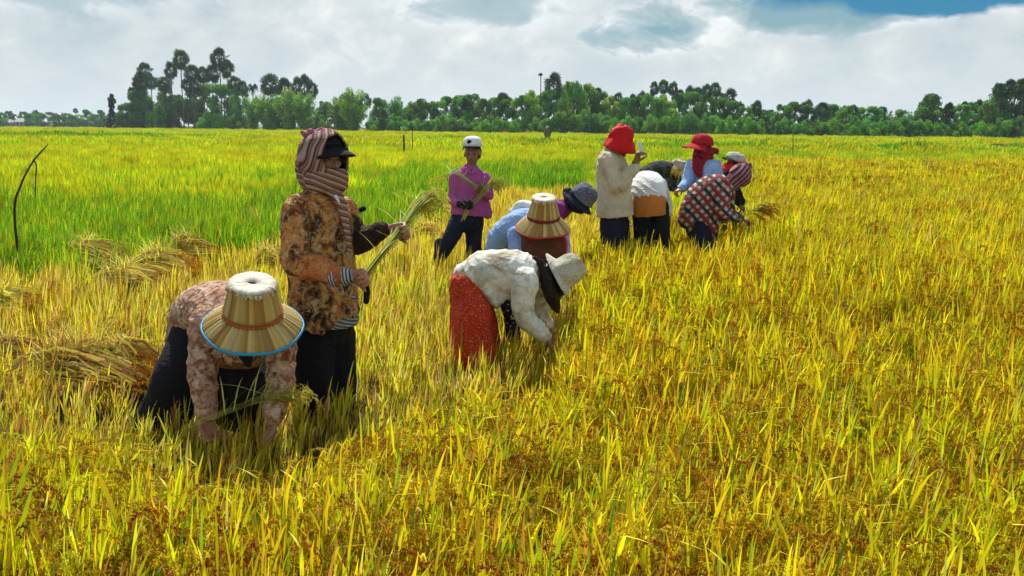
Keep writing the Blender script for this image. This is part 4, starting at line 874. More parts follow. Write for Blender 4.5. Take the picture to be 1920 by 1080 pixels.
# scarf: hood round the head, wraps over mouth and neck, loose knot on top
M_KR = fabric('checked_scarf', stripes(0, [(a, tuple(np.array(b) * (.85, .72, .60))) for a, b in KST], 34, (.35, .1, .93), .25, 3.2), .9, .4); M_KRH = fabric('scarf_hood', stripes(0, [(0, (.40, .31, .26)), (.22, (.34, .20, .16)), (.3, (.06, .035, .04)), (.5, (.13, .05, .05)), (.55, (.36, .10, .08)), (.66, (.28, .19, .15)), (.75, (.07, .05, .05)), (1, (.40, .31, .26))], 32, (.85, .45, -.35), .34, 3.2), .9, .4)
c = hc2; up = vec((0, 0, 1)); Fd = FH; Sd = unit((.67, .74, 0))
def hoodfold(t, u): return .022 * math.sin(7 * t + 5 * u) * (.4 + u) + .010 * math.sin(13 * t + 9 * u)
shawl('head_cover', [(c - Fd * .135 + up * .0, Sd * .02, up * .02), (c - Fd * .13 + up * .0, Sd * .06, up * .075), (c - Fd * .10 + up * .005, Sd * .100, up * .125), (c - Fd * .03 + up * .01, Sd * .112, up * .140),
                     (c + Fd * .04 + up * .012, Sd * .104, up * .138), (c + Fd * .095 + up * .012, Sd * .082, up * .118)], M_KRH, r, .010, hoodfold, 72, 6)
sculpt('neck_wrap', [tube([c + up * -.062 + Fd * .018, c + up * -.092 + Fd * .02, c + up * -.13 + Fd * .005, c + up * -.17], [(.088, .100), (.105, .112), (.115, .118), (.10, .09)], Sd, 24, 6, 'flat'),
        tube([c - Fd * .14 + up * .03, c - Fd * .13 - up * .06, c - Fd * .10 - up * .14], [(.07, .035), (.10, .05), (.09, .05)], Sd), tube([c - Fd * .10 - up * .10, c + Sd * -.09 - up * .10, c + Fd * .08 - up * .09], [.035, .035, .03])], M_KR, r, .007, lambda co, no: ridge(co, (.25, .1, 1), 80, .0035, 1.3, 1.0, 6) + lumps(co, 14, .003, 2))
sculpt('scarf_end', [tube([c + Fd * .05 - up * .14 + Sd * -.02, c + Fd * .13 - up * .22, c + Fd * .17 - up * .34, c + Fd * .20 - up * .48], [(.05, .03), (.034, .018), (.024, .012), (.012, .008)], Sd)], M_KR, r, .007, cloth(2.2, .005, (1, 1, 0), 60))
R_ = random.Random(4); kn_ = []
for i in range(7):
    q = p(572 + i * 6.5, 254 - 4 * math.sin(i * .5), R_.uniform(-.04, .05)); kn_.append(tube([q, q + [R_.uniform(-.02, .02), 0, .018], q + [R_.uniform(-.03, .04), R_.uniform(-.02, .02), R_.uniform(.014, .034)]], [.014, .012, .007]))
sculpt('scarf_knot', kn_, fabric('scarf_pink', (.42, .14, .20)), r, .006)
dome_hat(r, c + up * .066 + Fd * .010, up * .99 + Fd * .10, Fd + Sd * .15, .090, .055, BLACK, 'cap', visor=.088, tilt=.12)
sculpt('collar', [tube([p(629, 366, -.13), p(634, 376, -.15), p(637, 384, -.15)], [(.012, .004), (.009, .004), (.003, .003)], (1, .2, 0))], fabric('collar_white', (.75, .75, .76)), r, .005)
Fd, Sd = FT, ST
feet_clear(f, an, af)
h1 = w1 + unit((.8, -.2, .1)) * .085; h2 = w2 + unit((.95, -.1, .1)) * .075
dirb = h2 - h1
held('bundle of green rice stalks held by the person in the brown batik shirt', [h1 - dirb * .12, h1, h1 + dirb * .5, h2, h2 + dirb * .45 + [0, 0, .01], h2 + dirb * .85 - [0, 0, .01]], .016, 70, 8, GSTRAW, .17, flare=.75, gs=1.8)
def stick(name, pts, rad, mat, label, cat, side=(1, 0, 0)):
    V, F = tube(pts, rad, side, 10, 6); o0 = vec(pts[0]); return tag(link(name, mesh_np(name, V - o0, F, [mat]), loc=o0), label, cat)
stick('sickle', [p(636, 412, .18), p(655, 402, .2), p(682, 391, .22)], [.013, .014, .015], BLACK, 'black sickle handle tucked behind the far arm of the brown batik shirt', 'sickle')
sk = stick('sickle', [h1 - [0, 0, .02], h1 + [.01, -.01, -.08], h1 + [.005, -.01, -.13]], [.014, .016, .015], BLACK, 'dark sickle handle hanging from the lower hand of the standing person', 'sickle')
# ---- 3: bending in white blouse and red skirt
f = Fig('person bending in white blouse, red flowered skirt and white sun hat', 890, 5.8); p = f.p; r = f.root
hn, hf = p(890, 545, -.05), p(886, 540, .09); kn, kf = p(888, 622, -.14), p(905, 625, .10); an, af = p(893, 703, -.12), p(895, 700, .12)
s1, e1, w1 = p(985, 532, -.16), p(985, 596, -.18), p(1022, 632, -.2); s2, e2, w2 = p(1000, 532, .15), p(1012, 590, .14), p(1035, 625, .1)
hd = p(1045, 530, 0); hax = unit((.80, -.05, .32)); fwd = unit((.35, -.1, -.9))
body = f.legs((hn, hf), (kn, kf), (an, af), .078, (1, 0, 0)) + [tube([p(893, 520), p(920, 512), p(960, 505), p(1000, 515), p(1020, 522)], [(.11, .09), (.14, .11), (.15, .11), (.12, .09), (.05, .05)], (0, 1, 0)), tube([p(1005, 518), hd], [.055, .05])]
body += head(hd, fwd, hax, .97) + [tube([s1, e1, w1], [.045, .036, .026]), tube([s2, e2, w2], [.045, .036, .026])] + hand(w1, (.6, 0, -.9), (-.5, 0, -.6), .7, 1, 1) + hand(w2, (.3, 0, -1), (-.5, 0, -.6), .6, 1, -1)
sculpt('body', body, SKIN_D, r, .008)
M_WB = fabric('stained_white_blouse', grubby((.74, .74, .68), (.30, .25, .13), 7, .95), .8, .35, crease=.35)
sculpt('blouse', [tube([p(868, 512), p(890, 512), p(920, 512), p(950, 510), p(985, 512), p(1012, 518)], [(.12, .07), (.175, .13), (.17, .145), (.175, .145), (.165, .13), (.08, .07)], (0, 1, 0), 22, 6),
        tube([p(935, 555, -.02), p(950, 540), p(970, 545)], [(.10, .06), (.12, .09), (.1, .08)], (0, 1, 0)), tube([p(905, 520), p(930, 565)], [(.17, .11), (.16, .04)], (0, 1, 0)),
        tube([s1 - [.02, -.04, -.02], s1, (s1 + e1) / 2 - [.015, 0, 0], e1, (e1 + w1) / 2, w1], [.095, .088, .076, .068, .058, .042]), tube([s2, (s2 + e2) / 2, e2, (e2 + w2) / 2], [.085, .08, .07, .055])], M_WB, r, .008, cloth(7.0, .0075, (1, .2, -.5), 25))
M_RED = fabric('red_flowered_cotton', flecks((.52, .04, .018), (.60, .26, .08), (.20, .015, .01), 62), .8, .5)
sculpt('skirt', [tube([p(884, 512), p(882, 535), p(885, 575), p(890, 625), p(894, 675)], [(.165, .11), (.185, .135), (.18, .14), (.175, .155), (.18, .165)], (0, 1, 0), 24, 6, 'flat', .04), tube([kn + [0, 0, .12], kn, kn + [.02, 0, -.15]], [.12, .125, .125])], M_RED, r, .010, cloth(8.0, .011, (1, .8, .25), 24))
M_DOT = fabric('dotted_black_cotton', flecks((.012, .012, .02), (.5, .5, .5), (.02, .02, .03), 42), .8, .3)
sculpt('apron', [tube([p(948, 560, .02), p(958, 590, .02), p(962, 630, .02)], [(.11, .05), (.10, .055), (.09, .05)], (0, 1, 0))], M_DOT, r, .010, cloth(1, .006, (1, .5, 0), 30))
sculpt('hair', [ell(hd - hax * .01 - fwd * .01, (hax * .10, np.cross(hax, fwd) * .086, fwd * .10), 12), tube([hd - hax * .06 - fwd * .04, p(1015, 495, -.07), p(1000, 482, -.08)], [.035, .025, .012]), tube([p(1022, 505, -.07), p(1030, 540, -.09), p(1040, 570, -.07), p(1046, 585, -.06)], [(.042, .045), (.05, .045), (.04, .035), (.015, .015)])], HAIR, r, .008, lambda co, no: ridge(co, (1, .2, .2), 110, .003, .4, 1, 5))
dome_hat(r, p(1056, 512, -.01), unit((.86, -.14, .46)), (0, 0, -1), .098, .135, fabric('white_hat_cotton', grubby((.56, .54, .44), (.32, .29, .18), 7, .8)), 'sun_hat', brim=(.150, .03), seed=2, wob_=.005)
feet_clear(f, an, af)
# ---- 4: bending behind, palm-leaf hat with maroon band, blue shirt
f = Fig('person bending in light blue shirt and palm leaf hat with maroon band', 985, 7.3); p = f.p; r = f.root
sp_ = 240.0; axis_h = unit((.02, -.30, 1)); hc = p(1019, 408, -.3); hd = hc - axis_h * .05
hl, hr = p(938, 478, .25), p(975, 480, .35); al, ar = p(935, 605, .25), p(975, 608, .35); kl, kr = p(935, 545, .15), p(975, 545, .2)
s1, e1, w1 = p(968, 440, -.2), p(975, 490, -.3), p(985, 530, -.38); s2, e2, w2 = p(1050, 440, -.15), p(1052, 490, -.25), p(1040, 530, -.35)
body = f.legs((hl, hr), (kl, kr), (al, ar), .08, (.5, -.8, 0)) + [tube([p(950, 470, .25), p(970, 440, .1), p(1000, 425, -.1), p(1015, 430, -.22)], [(.15, .12), (.14, .11), (.14, .1), (.05, .05)], (.5, .8, 0)), tube([p(1008, 430, -.2), hd], [.05, .05])] + head(hd, (.2, -.8, -.5), axis_h, .95)
body += [tube([s1, e1, w1], [.045, .036, .026]), tube([s2, e2, w2], [.045, .036, .026])] + hand(w1, (0, 0, -1), (.7, 0, 0), .6, 1, 1) + hand(w2, (0, 0, -1), (-.7, 0, 0), .6, 1, -1)
sculpt('body', body, SKIN, r, .010)
M_SKY = fabric('light_blue_cotton', grubby((.22, .38, .76), (.45, .55, .74), 5, .6)); 
sculpt('shirt', [tube([p(938, 490, .26), p(945, 455, .22), p(965, 430, .08), p(990, 420, -.06), p(1010, 425, -.18)], [(.15, .12), (.16, .14), (.16, .13), (.17, .13), (.08, .08)], (.6, .8, 0), 20, 6), tube([s1, e1, w1], [.075, .07, .05]), tube([s2, e2, w2], [.075, .07, .05]), tube([p(975, 400, .05), p(985, 420, 0)], [(.10, .05), (.14, .08)])], M_SKY, r, .010, cloth(3.3, .008, (1, .3, .6), 30))
sculpt('trousers', [tube([p(945, 470, .28), p(952, 500, .28)], [(.17, .15), (.17, .15)]), tube([hl, kl, al + [0, 0, .05]], [.12, .11, .09]), tube([hr, kr, ar + [0, 0, .05]], [.12, .11, .09])], NAVY, r, .012, cloth(1, .006))
sculpt('neck_cloth', [tube([hd + [0, .01, -.02], hd + [0, -.01, -.10], hd + [.0, 0, -.19], hd + [0, .02, -.27]], [(.12, .09), (.155, .10), (.175, .10), (.165, .09)], (1, 0, 0), 20, 6, 'flat')], fabric('dark_brown_cloth', grubby((.085, .035, .022), (.16, .06, .03), 6)), r, .010, cloth(9, .007, (1, 0, 0), 34))
sculpt('cloth_edge', [tube([hd + [.145, -.02, -.08], hd + [.172, -.02, -.15], hd + [.165, 0, -.25]], [.016, .016, .014])], fabric('red_edge', (.55, .03, .05)), r, .008)
sculpt('shoulder_cloth', [tube([p(965, 398, .08), p(985, 388, .05), p(1005, 388, .02)], [(.05, .05), (.08, .05), (.06, .04)])], WHITE, r, .010, cloth(2, .005))
palm_hat(r, hc, axis_h, (1, 0, .0), .090, .118, .205, .160, .085, M_REDT, M_MAROON, 4)
feet_clear(f, al, ar)
# ---- 5: bending right behind, grey checked hat
f = Fig('person bending low in purple top and dark hat with grey checks', 1045, 8.5); p = f.p; r = f.root
hd = p(1092, 378, 0); hax = unit((.72, -.15, .55)); fwd = unit((.5, -.2, -.85))
hl, hr = p(1000, 440, -.05), p(1003, 440, .15); kl, kr = p(1010, 500, -.05), p(1012, 500, .15); al, ar = p(1000, 555, -.05), p(1004, 555, .15)
s1, e1, w1 = p(1046, 398, -.10), p(1036, 440, -.05), p(1040, 485, -.05); s2, e2, w2 = p(1046, 398, .15), p(1038, 440, .15), p(1046, 485, .15)
body = f.legs((hl, hr), (kl, kr), (al, ar), .08, (1, 0, 0)) + [tube([p(1000, 430, .05), p(1030, 408, .03), p(1062, 392)], [(.14, .12), (.13, .11), (.05, .05)], (0, 1, 0)), tube([p(1058, 394), hd], [.05, .048])] + head(hd, fwd, hax, .95)
body += [tube([s1, e1, w1], [.045, .036, .026]), tube([s2, e2, w2], [.045, .036, .026])] + hand(w1, (.3, 0, -1), (.7, 0, 0), .6, 1, 1) + hand(w2, (.3, 0, -1), (-.7, 0, 0), .6, 1, -1)
sculpt('body', body, SKIN_D, r, .010)
sculpt('top', [tube([p(995, 440, .05), p(1005, 420, .04), p(1030, 402, .03), p(1056, 390)], [(.15, .13), (.16, .14), (.16, .13), (.09, .09)], (0, 1, 0)), tube([s1 - [0, 0, -.03], e1, w1], [.08, .07, .05]), tube([s2, e2, w2], [.07, .065, .05])], fabric('purple_cotton', (.24, .03, .20)), r, .011, cloth(5, .007))
sculpt('trousers', [tube([hl, kl, al + [0, 0, .05]], [.12, .1, .09]), tube([hr, kr, ar + [0, 0, .05]], [.12, .1, .09])], NAVY, r, .012)
sculpt('hair', [ell(hd - hax * .0 + (0, 0, -.0), (hax * .098, np.cross(hax, fwd) * .085, fwd * .09), 10), tube([p(1064, 360), p(1075, 385, -.05), p(1090, 396, -.06)], [.05, .055, .03])], HAIR, r, .009)
M_CHK = fabric('grey_check', flecks((.10, .10, .14), (.38, .40, .48), (.25, .26, .32), 80))
dome_hat(r, p(1094, 368, -.01), unit((.62, -.2, .74)), unit((-.7, -.2, -.1)), .112, .115, M_CHK, 'hat', brim=(.125, .02), seed=3); dome_hat(r, p(1086, 374, -.01), unit((.62, -.2, .74)), unit((-.8, -.2, -.1)), .116, .045, NAVY, 'hat_band', brim=(.165, .03), seed=4)
# ---- 6: standing in cream coat and red bucket hat
f = Fig('person standing in long cream coat and red bucket hat, looking at the raised hand', 1150, 9.2); p = f.p; r = f.root
Fd = unit((.9, -.3, 0)); Sd = unit((.3, .9, 0))
hn, hf = p(1145, 415, -.06), p(1162, 415, .1); an, af = p(1146, 533, -.06), p(1166, 532, .1); kn, kf = p(1146, 478, -.07), p(1165, 478, .09)
s1, e1, w1 = p(1138, 302, -.16), p(1160, 352, -.20), p(1191, 308, -.22); s2, e2, w2 = p(1155, 302, .15), p(1168, 350, .12), p(1184, 318, .02)
hd = p(1164, 262, 0); upd = unit((-.12, -.02, 1)); fd = unit((.9, -.25, -.42))
body = f.legs((hn, hf), (kn, kf), (an, af), .08, Fd) + [tube([p(1152, 415), p(1150, 360), p(1146, 310), p(1149, 288)], [(.15, .12), (.14, .11), (.14, .09), (.05, .05)], Sd), tube([p(1149, 292), hd], [.052, .05])] + head(hd, fd, upd, .98)
body += [tube([s1, e1, w1], [.045, .038, .026]), tube([s2, e2, w2], [.045, .038, .026])] + hand(w1, (.25, 0, 1), (.7, -.5, 0), .8, 1.2, 1) + hand(w2, (.2, -.1, .9), (.7, -.2, 0), .9, 1, -1)
sculpt('body', body, SKIN_D, r, .008)
sculpt('coat', [tube([p(1150, 280), p(1147, 292), p(1147, 312), p(1149, 350), p(1152, 385), p(1153, 404)], [(.08, .07), (.14, .12), (.185, .155), (.195, .165), (.205, .18), (.21, .185)], Sd, 22, 6, 'flat', .04),
        tube([s1 + Sd * .05, s1, (s1 + e1) / 2, e1, (e1 + w1) / 2, w1 - [0, 0, .03]], [.085, .08, .078, .085, .068, .056]), tube([s2, e2, (e2 + w2) / 2], [.08, .075, .06])], CREAM, r, .010, cloth(6.6, .009, (1, .3, .1), 28))
sculpt('trousers', [tube([p(1152, 395), p(1153, 428)], [(.16, .13), (.15, .12)], Sd), tube([hn, kn, an + [0, 0, .05]], [.11, .10, .09]), tube([hf, kf, af + [0, 0, .05]], [.10, .095, .085])], NAVY, r, .012, cloth(4, .006, (1, 0, 0), 40))
sculpt('neck_scarf', [tube([p(1146, 270, -.02), p(1150, 280), p(1166, 288, .03)], [.05, .07, .05]), tube([p(1140, 268), p(1142, 275)], [.03, .035])], fabric('red_scarf', (.52, .02, .03)), r, .009, cloth(2, .006, (0, 0, 1), 60))
sculpt('hair', [ell(hd - fd * .03 + upd * .0, (np.cross(fd, upd) * .088, fd * .09, upd * .10), 10)], HAIR, r, .009)
M_RH = fabric('red_hat_cotton', (.62, .012, .018), .75, .3)
dome_hat(r, hd + upd * .028 + fd * .01, upd * .92 + fd * .30, fd, .112, .115, M_RH, 'bucket_hat', brim=(.165, .115), seed=5, wob_=.010)
hh = w1 + vec((.04, -.03, .10)); stick('paper_slip', [hh, hh + [.01, 0, .05], hh + [-.012, 0, .11]], [(.020, .004), (.022, .004), (.016, .003)], WHITE, 'small white slip held up by the person in the cream coat', 'slip')
feet_clear(f, an, af)
# ---- 7: bending away, white shirt, orange shorts
f = Fig('person bending away in white shirt and orange shorts with black leggings', 1216, 9.3); p = f.p; r = f.root
hl, hr = p(1203, 388, -.02), p(1234, 388, -.02); kl, kr = p(1204, 460, -.04), p(1240, 460, -.04); al, ar = p(1203, 530, -.05), p(1243, 530, -.05)
s1, e1, w1 = p(1192, 345, .35), p(1180, 372, .38), p(1174, 402, .40); s2, e2, w2 = p(1238, 345, .35), p(1248, 375, .36), p(1254, 408, .36)
hd = p(1216, 365, .62)
body = f.legs((hl, hr), (kl, kr), (al, ar), .08, (0, 1, 0)) + [tube([p(1218, 385), p(1216, 358, .12), p(1214, 348, .32), p(1214, 352, .45)], [(.15, .13), (.14, .12), (.14, .10), (.05, .05)]), tube([p(1214, 352, .42), hd], [.05, .048])] + head(hd, (0, .5, -.9), (0, .9, -.2), .95)
body += [tube([s1, e1, w1], [.042, .036, .026]), tube([s2, e2, w2], [.042, .036, .026])] + hand(w1, (0, 0, -1), (.7, 0, 0), .6, 1, 1) + hand(w2, (.1, 0, -1), (-.7, 0, 0), .6, 1, -1)
sculpt('body', body, SKIN_D, r, .010)
sculpt('shirt', [tube([p(1218, 372, -.02), p(1216, 357, .08), p(1213, 345, .24), p(1214, 346, .38), p(1214, 354, .46)], [(.17, .13), (.18, .15), (.18, .14), (.16, .11), (.07, .06)], (1, 0, 0), 20, 6), tube([s1 + [.03, 0, 0], s1, e1, w1 + [0, 0, .03]], [.08, .07, .062, .045]), tube([s2 - [.03, 0, 0], s2, e2, w2 + [0, 0, .04]], [.08, .07, .062, .045])], WHITE, r, .010, cloth(7.7, .008, (.3, 0, 1), 34))
sculpt('shorts', [tube([p(1218, 370, -.01), p(1218, 385, -.03), p(1219, 403, -.03)], [(.165, .13), (.172, .15), (.178, .15)], (1, 0, 0), 20, 6, 'flat', .03)], fabric('orange_cotton', (.55, .20, .04)), r, .010, cloth(1.7, .006, (1, 0, .2), 30))
sculpt('leggings', [tube([hl, kl, al + [0, 0, .05]], [.098, .08, .06]), tube([hr, kr, ar + [0, 0, .05]], [.11, .09, .06])], BLACK, r, .011)
sculpt('hair', [ell(hd, ((.088, 0, 0), (0, .1, 0), (0, 0, .1)), 10)], HAIR, r, .010)
# ---- 8: bending far, dark back and tan hat
f = Fig('person bending in dark green clothes and faded tan hat behind the white shirt', 1225, 11.2); p = f.p; r = f.root
hl, hr = p(1205, 352, -.05), p(1208, 352, .12); kl, kr = p(1208, 420, 0), p(1212, 420, .15); al, ar = p(1205, 475, 0), p(1210, 475, .15)
s1, e1, w1 = p(1250, 325, -.12), p(1258, 350, -.16), p(1275, 338, -.2); s2, e2, w2 = p(1255, 325, .15), p(1262, 352, .15), p(1278, 345, .1); hd = p(1272, 318)
body = f.legs((hl, hr), (kl, kr), (al, ar), .08, (1, 0, 0)) + [tube([p(1208, 340), p(1228, 322), p(1252, 316), p(1262, 316)], [(.15, .12), (.14, .11), (.13, .1), (.05, .05)], (0, 1, 0)), tube([p(1258, 316), hd], [.05, .05])] + head(hd, (.7, -.1, -.7), (.75, 0, .6), .95)
body += [tube([s1, e1, w1], [.045, .036, .026]), tube([s2, e2, w2], [.045, .036, .026])] + hand(w1, (.8, 0, .1), (0, 0, -1), .7, 1, 1) + hand(w2, (.8, 0, .1), (0, 0, -1), .7, 1, -1)
sculpt('body', body, SKIN_D, r, .011)
sculpt('jacket', [tube([p(1200, 350), p(1210, 336), p(1230, 321), p(1252, 318), p(1262, 318)], [(.15, .12), (.165, .14), (.17, .13), (.15, .11), (.07, .07)], (0, 1, 0)), tube([s1, e1, w1], [.075, .068, .05]), tube([s2, e2, w2], [.07, .065, .05])], fabric('dark_green_cloth', grubby((.018, .028, .022), (.12, .13, .08), 14)), r, .011, cloth(4.1, .008))
sculpt('trousers', [tube([hl, kl, al + [0, 0, .05]], [.12, .1, .09]), tube([hr, kr, ar + [0, 0, .05]], [.12, .1, .09])], NAVY, r, .013)
dome_hat(r, p(1272, 315, -.01), unit((.45, -.1, .85)), (1, 0, 0), .10, .10, fabric('tan_camo', flecks((.42, .38, .24), (.16, .16, .08), (.6, .58, .45), 16)), 'sun_hat', brim=(.17, .06), seed=1, wob_=.008)
held('handful of yellow rice held by the person in dark green', [p(1270, 350, -.25), p(1276, 335, -.22), p(1274, 322, -.2)], .03, 22, 31, STRAW, .12)
# ---- 9: red cap, red scarf, blue shirt
f = Fig('person in light blue shirt with red peaked cap and dark red scarf', 1318, 10.3); p = f.p; r = f.root
Fd = unit((-.8, -.6, 0)); Sd = unit((.6, -.8, 0))
hn, hf = p(1308, 385, 0), p(1330, 385, .05); kn, kf = p(1305, 445), p(1330, 445); an, af = p(1308, 502), p(1332, 502)
s1, e1, w1 = p(1298, 308, -.08), p(1288, 342, -.12), p(1278, 352, -.25); s2, e2, w2 = p(1340, 308, 0), p(1342, 345, -.1), p(1308, 350, -.25); hd = p(1317, 283)
body = f.legs((hn, hf), (kn, kf), (an, af), .08, Fd) + [tube([p(1320, 385), p(1320, 345), p(1319, 312), p(1318, 302)], [(.15, .12), (.14, .11), (.14, .09), (.05, .05)], Sd), tube([p(1318, 306), hd], [.052, .05])] + head(hd, Fd, (0, 0, 1), .98)
body += [tube([s1, e1, w1], [.045, .038, .026]), tube([s2, e2, w2], [.045, .038, .026])] + hand(w1, (-.5, -.3, -.3), (.3, 0, -1), .8, 1, 1) + hand(w2, (-.9, -.3, -.2), (0, 0, -1), .8, 1, -1)
sculpt('body', body, SKIN_D, r, .009)
M_BL2 = fabric('pale_blue_cotton', grubby((.24, .42, .74), (.5, .62, .80), 6, .7))
sculpt('shirt', [tube([p(1318, 298), p(1319, 306), p(1320, 325), p(1320, 352), p(1320, 385)], [(.09, .08), (.16, .12), (.19, .15), (.185, .15), (.19, .16)], Sd, 20, 6), tube([s1 + [.03, 0, 0], s1, e1, w1], [.08, .078, .07, .05]), tube([s2 - [.03, 0, 0], s2, e2, w2], [.08, .078, .07, .05])], M_BL2, r, .010, cloth(2.9, .009, (1, 0, .3), 30))
sculpt('trousers', [tube([hn, kn, an + [0, 0, .05]], [.12, .1, .09]), tube([hf, kf, af + [0, 0, .05]], [.12, .1, .09])], NAVY, r, .013)
M_RS = fabric('dark_red_scarf', flecks((.24, .015, .02), (.10, .01, .012), (.40, .03, .04), 22))
sculpt('neck_scarf', [tube([p(1318, 284, 0), p(1318, 292), p(1318, 302), p(1318, 308)], [(.105, .115), (.115, .12), (.12, .12), (.14, .12)], Sd, 20, 5), tube([p(1310, 300, -.14), p(1308, 315, -.16), p(1312, 330, -.16)], [(.07, .03), (.06, .03), (.03, .02)]), tube([p(1334, 284, .0), p(1342, 282), p(1345, 288)], [.035, .04, .02])], M_RS, r, .009, cloth(3.1, .006, (.3, 0, 1), 60))
dome_hat(r, p(1316, 271, 0), unit((.1, -.08, 1)), Fd, .118, .115, fabric('red_cap_cotton', (.45, .02, .03)), 'cap', visor=.12, tilt=.1, seed=2)
# ---- 10: plaid shirt, bending right
f = Fig('person bending in plaid shirt with a purple checked head wrap', 1318, 9.7); p = f.p; r = f.root
hl, hr = p(1314, 404, -.06), p(1316, 404, .1); kl, kr = p(1314, 460, -.1), p(1316, 460, .1); al, ar = p(1302, 520, -.1), p(1306, 520, .1)
s1, e1, w1 = p(1358, 362, -.15), p(1352, 398, -.2), p(1372, 408, -.25); s2, e2, w2 = p(1366, 362, .15), p(1366, 396, .15), p(1388, 410, .05); hd = p(1387, 330); hax = unit((.55, -.1, .75)); fwd = unit((.75, -.1, -.6))
body = f.legs((hl, hr), (kl, kr), (al, ar), .08, (1, 0, 0)) + [tube([p(1310, 390), p(1325, 365), p(1352, 348), p(1366, 345)], [(.15, .13), (.14, .12), (.14, .1), (.05, .05)], (0, 1, 0)), tube([p(1362, 346), hd], [.052, .05])] + head(hd, fwd, hax, .97)
body += [tube([s1, e1, w1], [.045, .038, .026]), tube([s2, e2, w2], [.045, .038, .026])] + hand(w1, (.9, 0, -.3), (0, 0, -1), .7, 1, 1) + hand(w2, (.9, 0, -.2), (0, 0, -1), .7, 1, -1)
sculpt('body', body, SKIN_D, r, .009)
M_PL = fabric('plaid_cotton', plaid, .85, .4)
sculpt('shirt', [tube([p(1292, 412), p(1300, 395), p(1318, 368), p(1345, 352), p(1368, 350)], [(.16, .12), (.17, .15), (.18, .165), (.18, .15), (.09, .08)], (0, 1, 0), 22, 6), tube([s1 - [0, 0, 0], (s1 + e1) / 2, e1, w1], [.085, .078, .068, .045]), tube([s2, e2, w2], [.078, .068, .045]), tube([p(1314, 385), p(1314, 405), p(1316, 422)], [(.18, .17), (.19, .19), (.19, .18)], (0, 1, 0))], M_PL, r, .010, cloth(8.8, .008, (1, .3, .4), 28))
sculpt('trousers', [tube([hl, kl, al + [0, 0, .05]], [.12, .11, .09]), tube([hr, kr, ar + [0, 0, .05]], [.12, .11, .09]), tube([p(1308, 392), p(1310, 412), p(1314, 432)], [(.14, .14), (.15, .16), (.13, .15)], (0, 1, 0))], NAVY, r, .012)
M_PH = fabric('purple_check_wrap', stripes(0, [(0, (.40, .24, .26)), (.4, (.36, .18, .22)), (.5, (.10, .03, .06)), (1, (.14, .04, .07))], 30, (.6, .1, -.6), .12, 4))
sculpt('head_wrap', [ell(hd + hax * .01, (hax * .128, np.cross(hax, fwd) * .112, fwd * .12), 14), tube([p(1366, 350), p(1374, 342), hd], [.08, .095, .10]), tube([p(1396, 316), p(1401, 308), p(1408, 312)], [.035, .03, .02])], M_PH, r, .008, lambda co, no: ridge(co, (.6, .1, -.6), 90, .005, 1.1) + lumps(co, 18, .004))
held('dark bundle of cut rice lying by the hands of the plaid shirt', [p(1385, 410, -.1), p(1400, 400, -.1), p(1425, 392, -.1), p(1440, 400, -.1)], .045, 60, 33, [(.10, .12, .03), (.18, .16, .05), (.05, .06, .03)], .12)
# ---- 11: red scarf behind the plaid shirt
f = Fig('person crouching in red scarf and pale cap behind the purple head wrap', 1372, 10.9); p = f.p; r = f.root
hd = p(1381, 303); hl, hr = p(1352, 368, 0), p(1356, 368, .15); kl, kr = p(1362, 425, 0), p(1366, 425, .15); al, ar = p(1355, 480, 0), p(1360, 480, .15)
s1, e1, w1 = p(1362, 330, -.12), p(1372, 360, -.15), p(1385, 380, -.15); s2, e2, w2 = p(1370, 330, .15), p(1380, 360, .15), p(1390, 380, .15)
body = f.legs((hl, hr), (kl, kr), (al, ar), .08, (1, 0, 0)) + [tube([p(1353, 362), p(1360, 335), p(1370, 318)], [(.15, .13), (.14, .12), (.05, .05)], (0, 1, 0)), tube([p(1368, 320), hd], [.05, .05])] + head(hd, (.6, -.2, -.6), (.5, 0, .8), .95)
body += [tube([s1, e1, w1], [.045, .036, .026]), tube([s2, e2, w2], [.045, .036, .026])] + hand(w1, (.4, 0, -.8), (0, 0, -1), .7, 1, 1) + hand(w2, (.4, 0, -.8), (0, 0, -1), .7, 1, -1)
sculpt('body', body, SKIN_D, r, .011)
sculpt('shirt', [tube([p(1350, 375), p(1353, 360), p(1360, 335), p(1368, 322)], [(.15, .13), (.16, .14), (.16, .13), (.08, .07)], (0, 1, 0)), tube([s1, e1, w1], [.075, .068, .05]), tube([s2, e2, w2], [.075, .068, .05])], BLACK, r, .011, cloth(4.1, .008))
sculpt('trousers', [tube([hl, kl, al + [0, 0, .05]], [.12, .1, .09]), tube([hr, kr, ar + [0, 0, .05]], [.12, .1, .09])], NAVY, r, .013)
sculpt('head_cover', [ell(hd - [0, 0, .02], ((.105, 0, 0), (0, .1, 0), (0, 0, .11)), 12), tube([p(1360, 314), p(1368, 318, -.1), p(1380, 312, -.1)], [.05, .06, .04])], fabric('bright_red_cloth', (.60, .03, .02)), r, .010, cloth(1, .007, (1, 0, 1), 50))
dome_hat(r, p(1380, 300, 0), unit((.25, -.1, .95)), (-.9, -.3, 0), .112, .085, fabric('pale_cap', grubby((.55, .52, .48), (.10, .10, .10), 7, .9)), 'cap', visor=.06, vmat=BLACK)
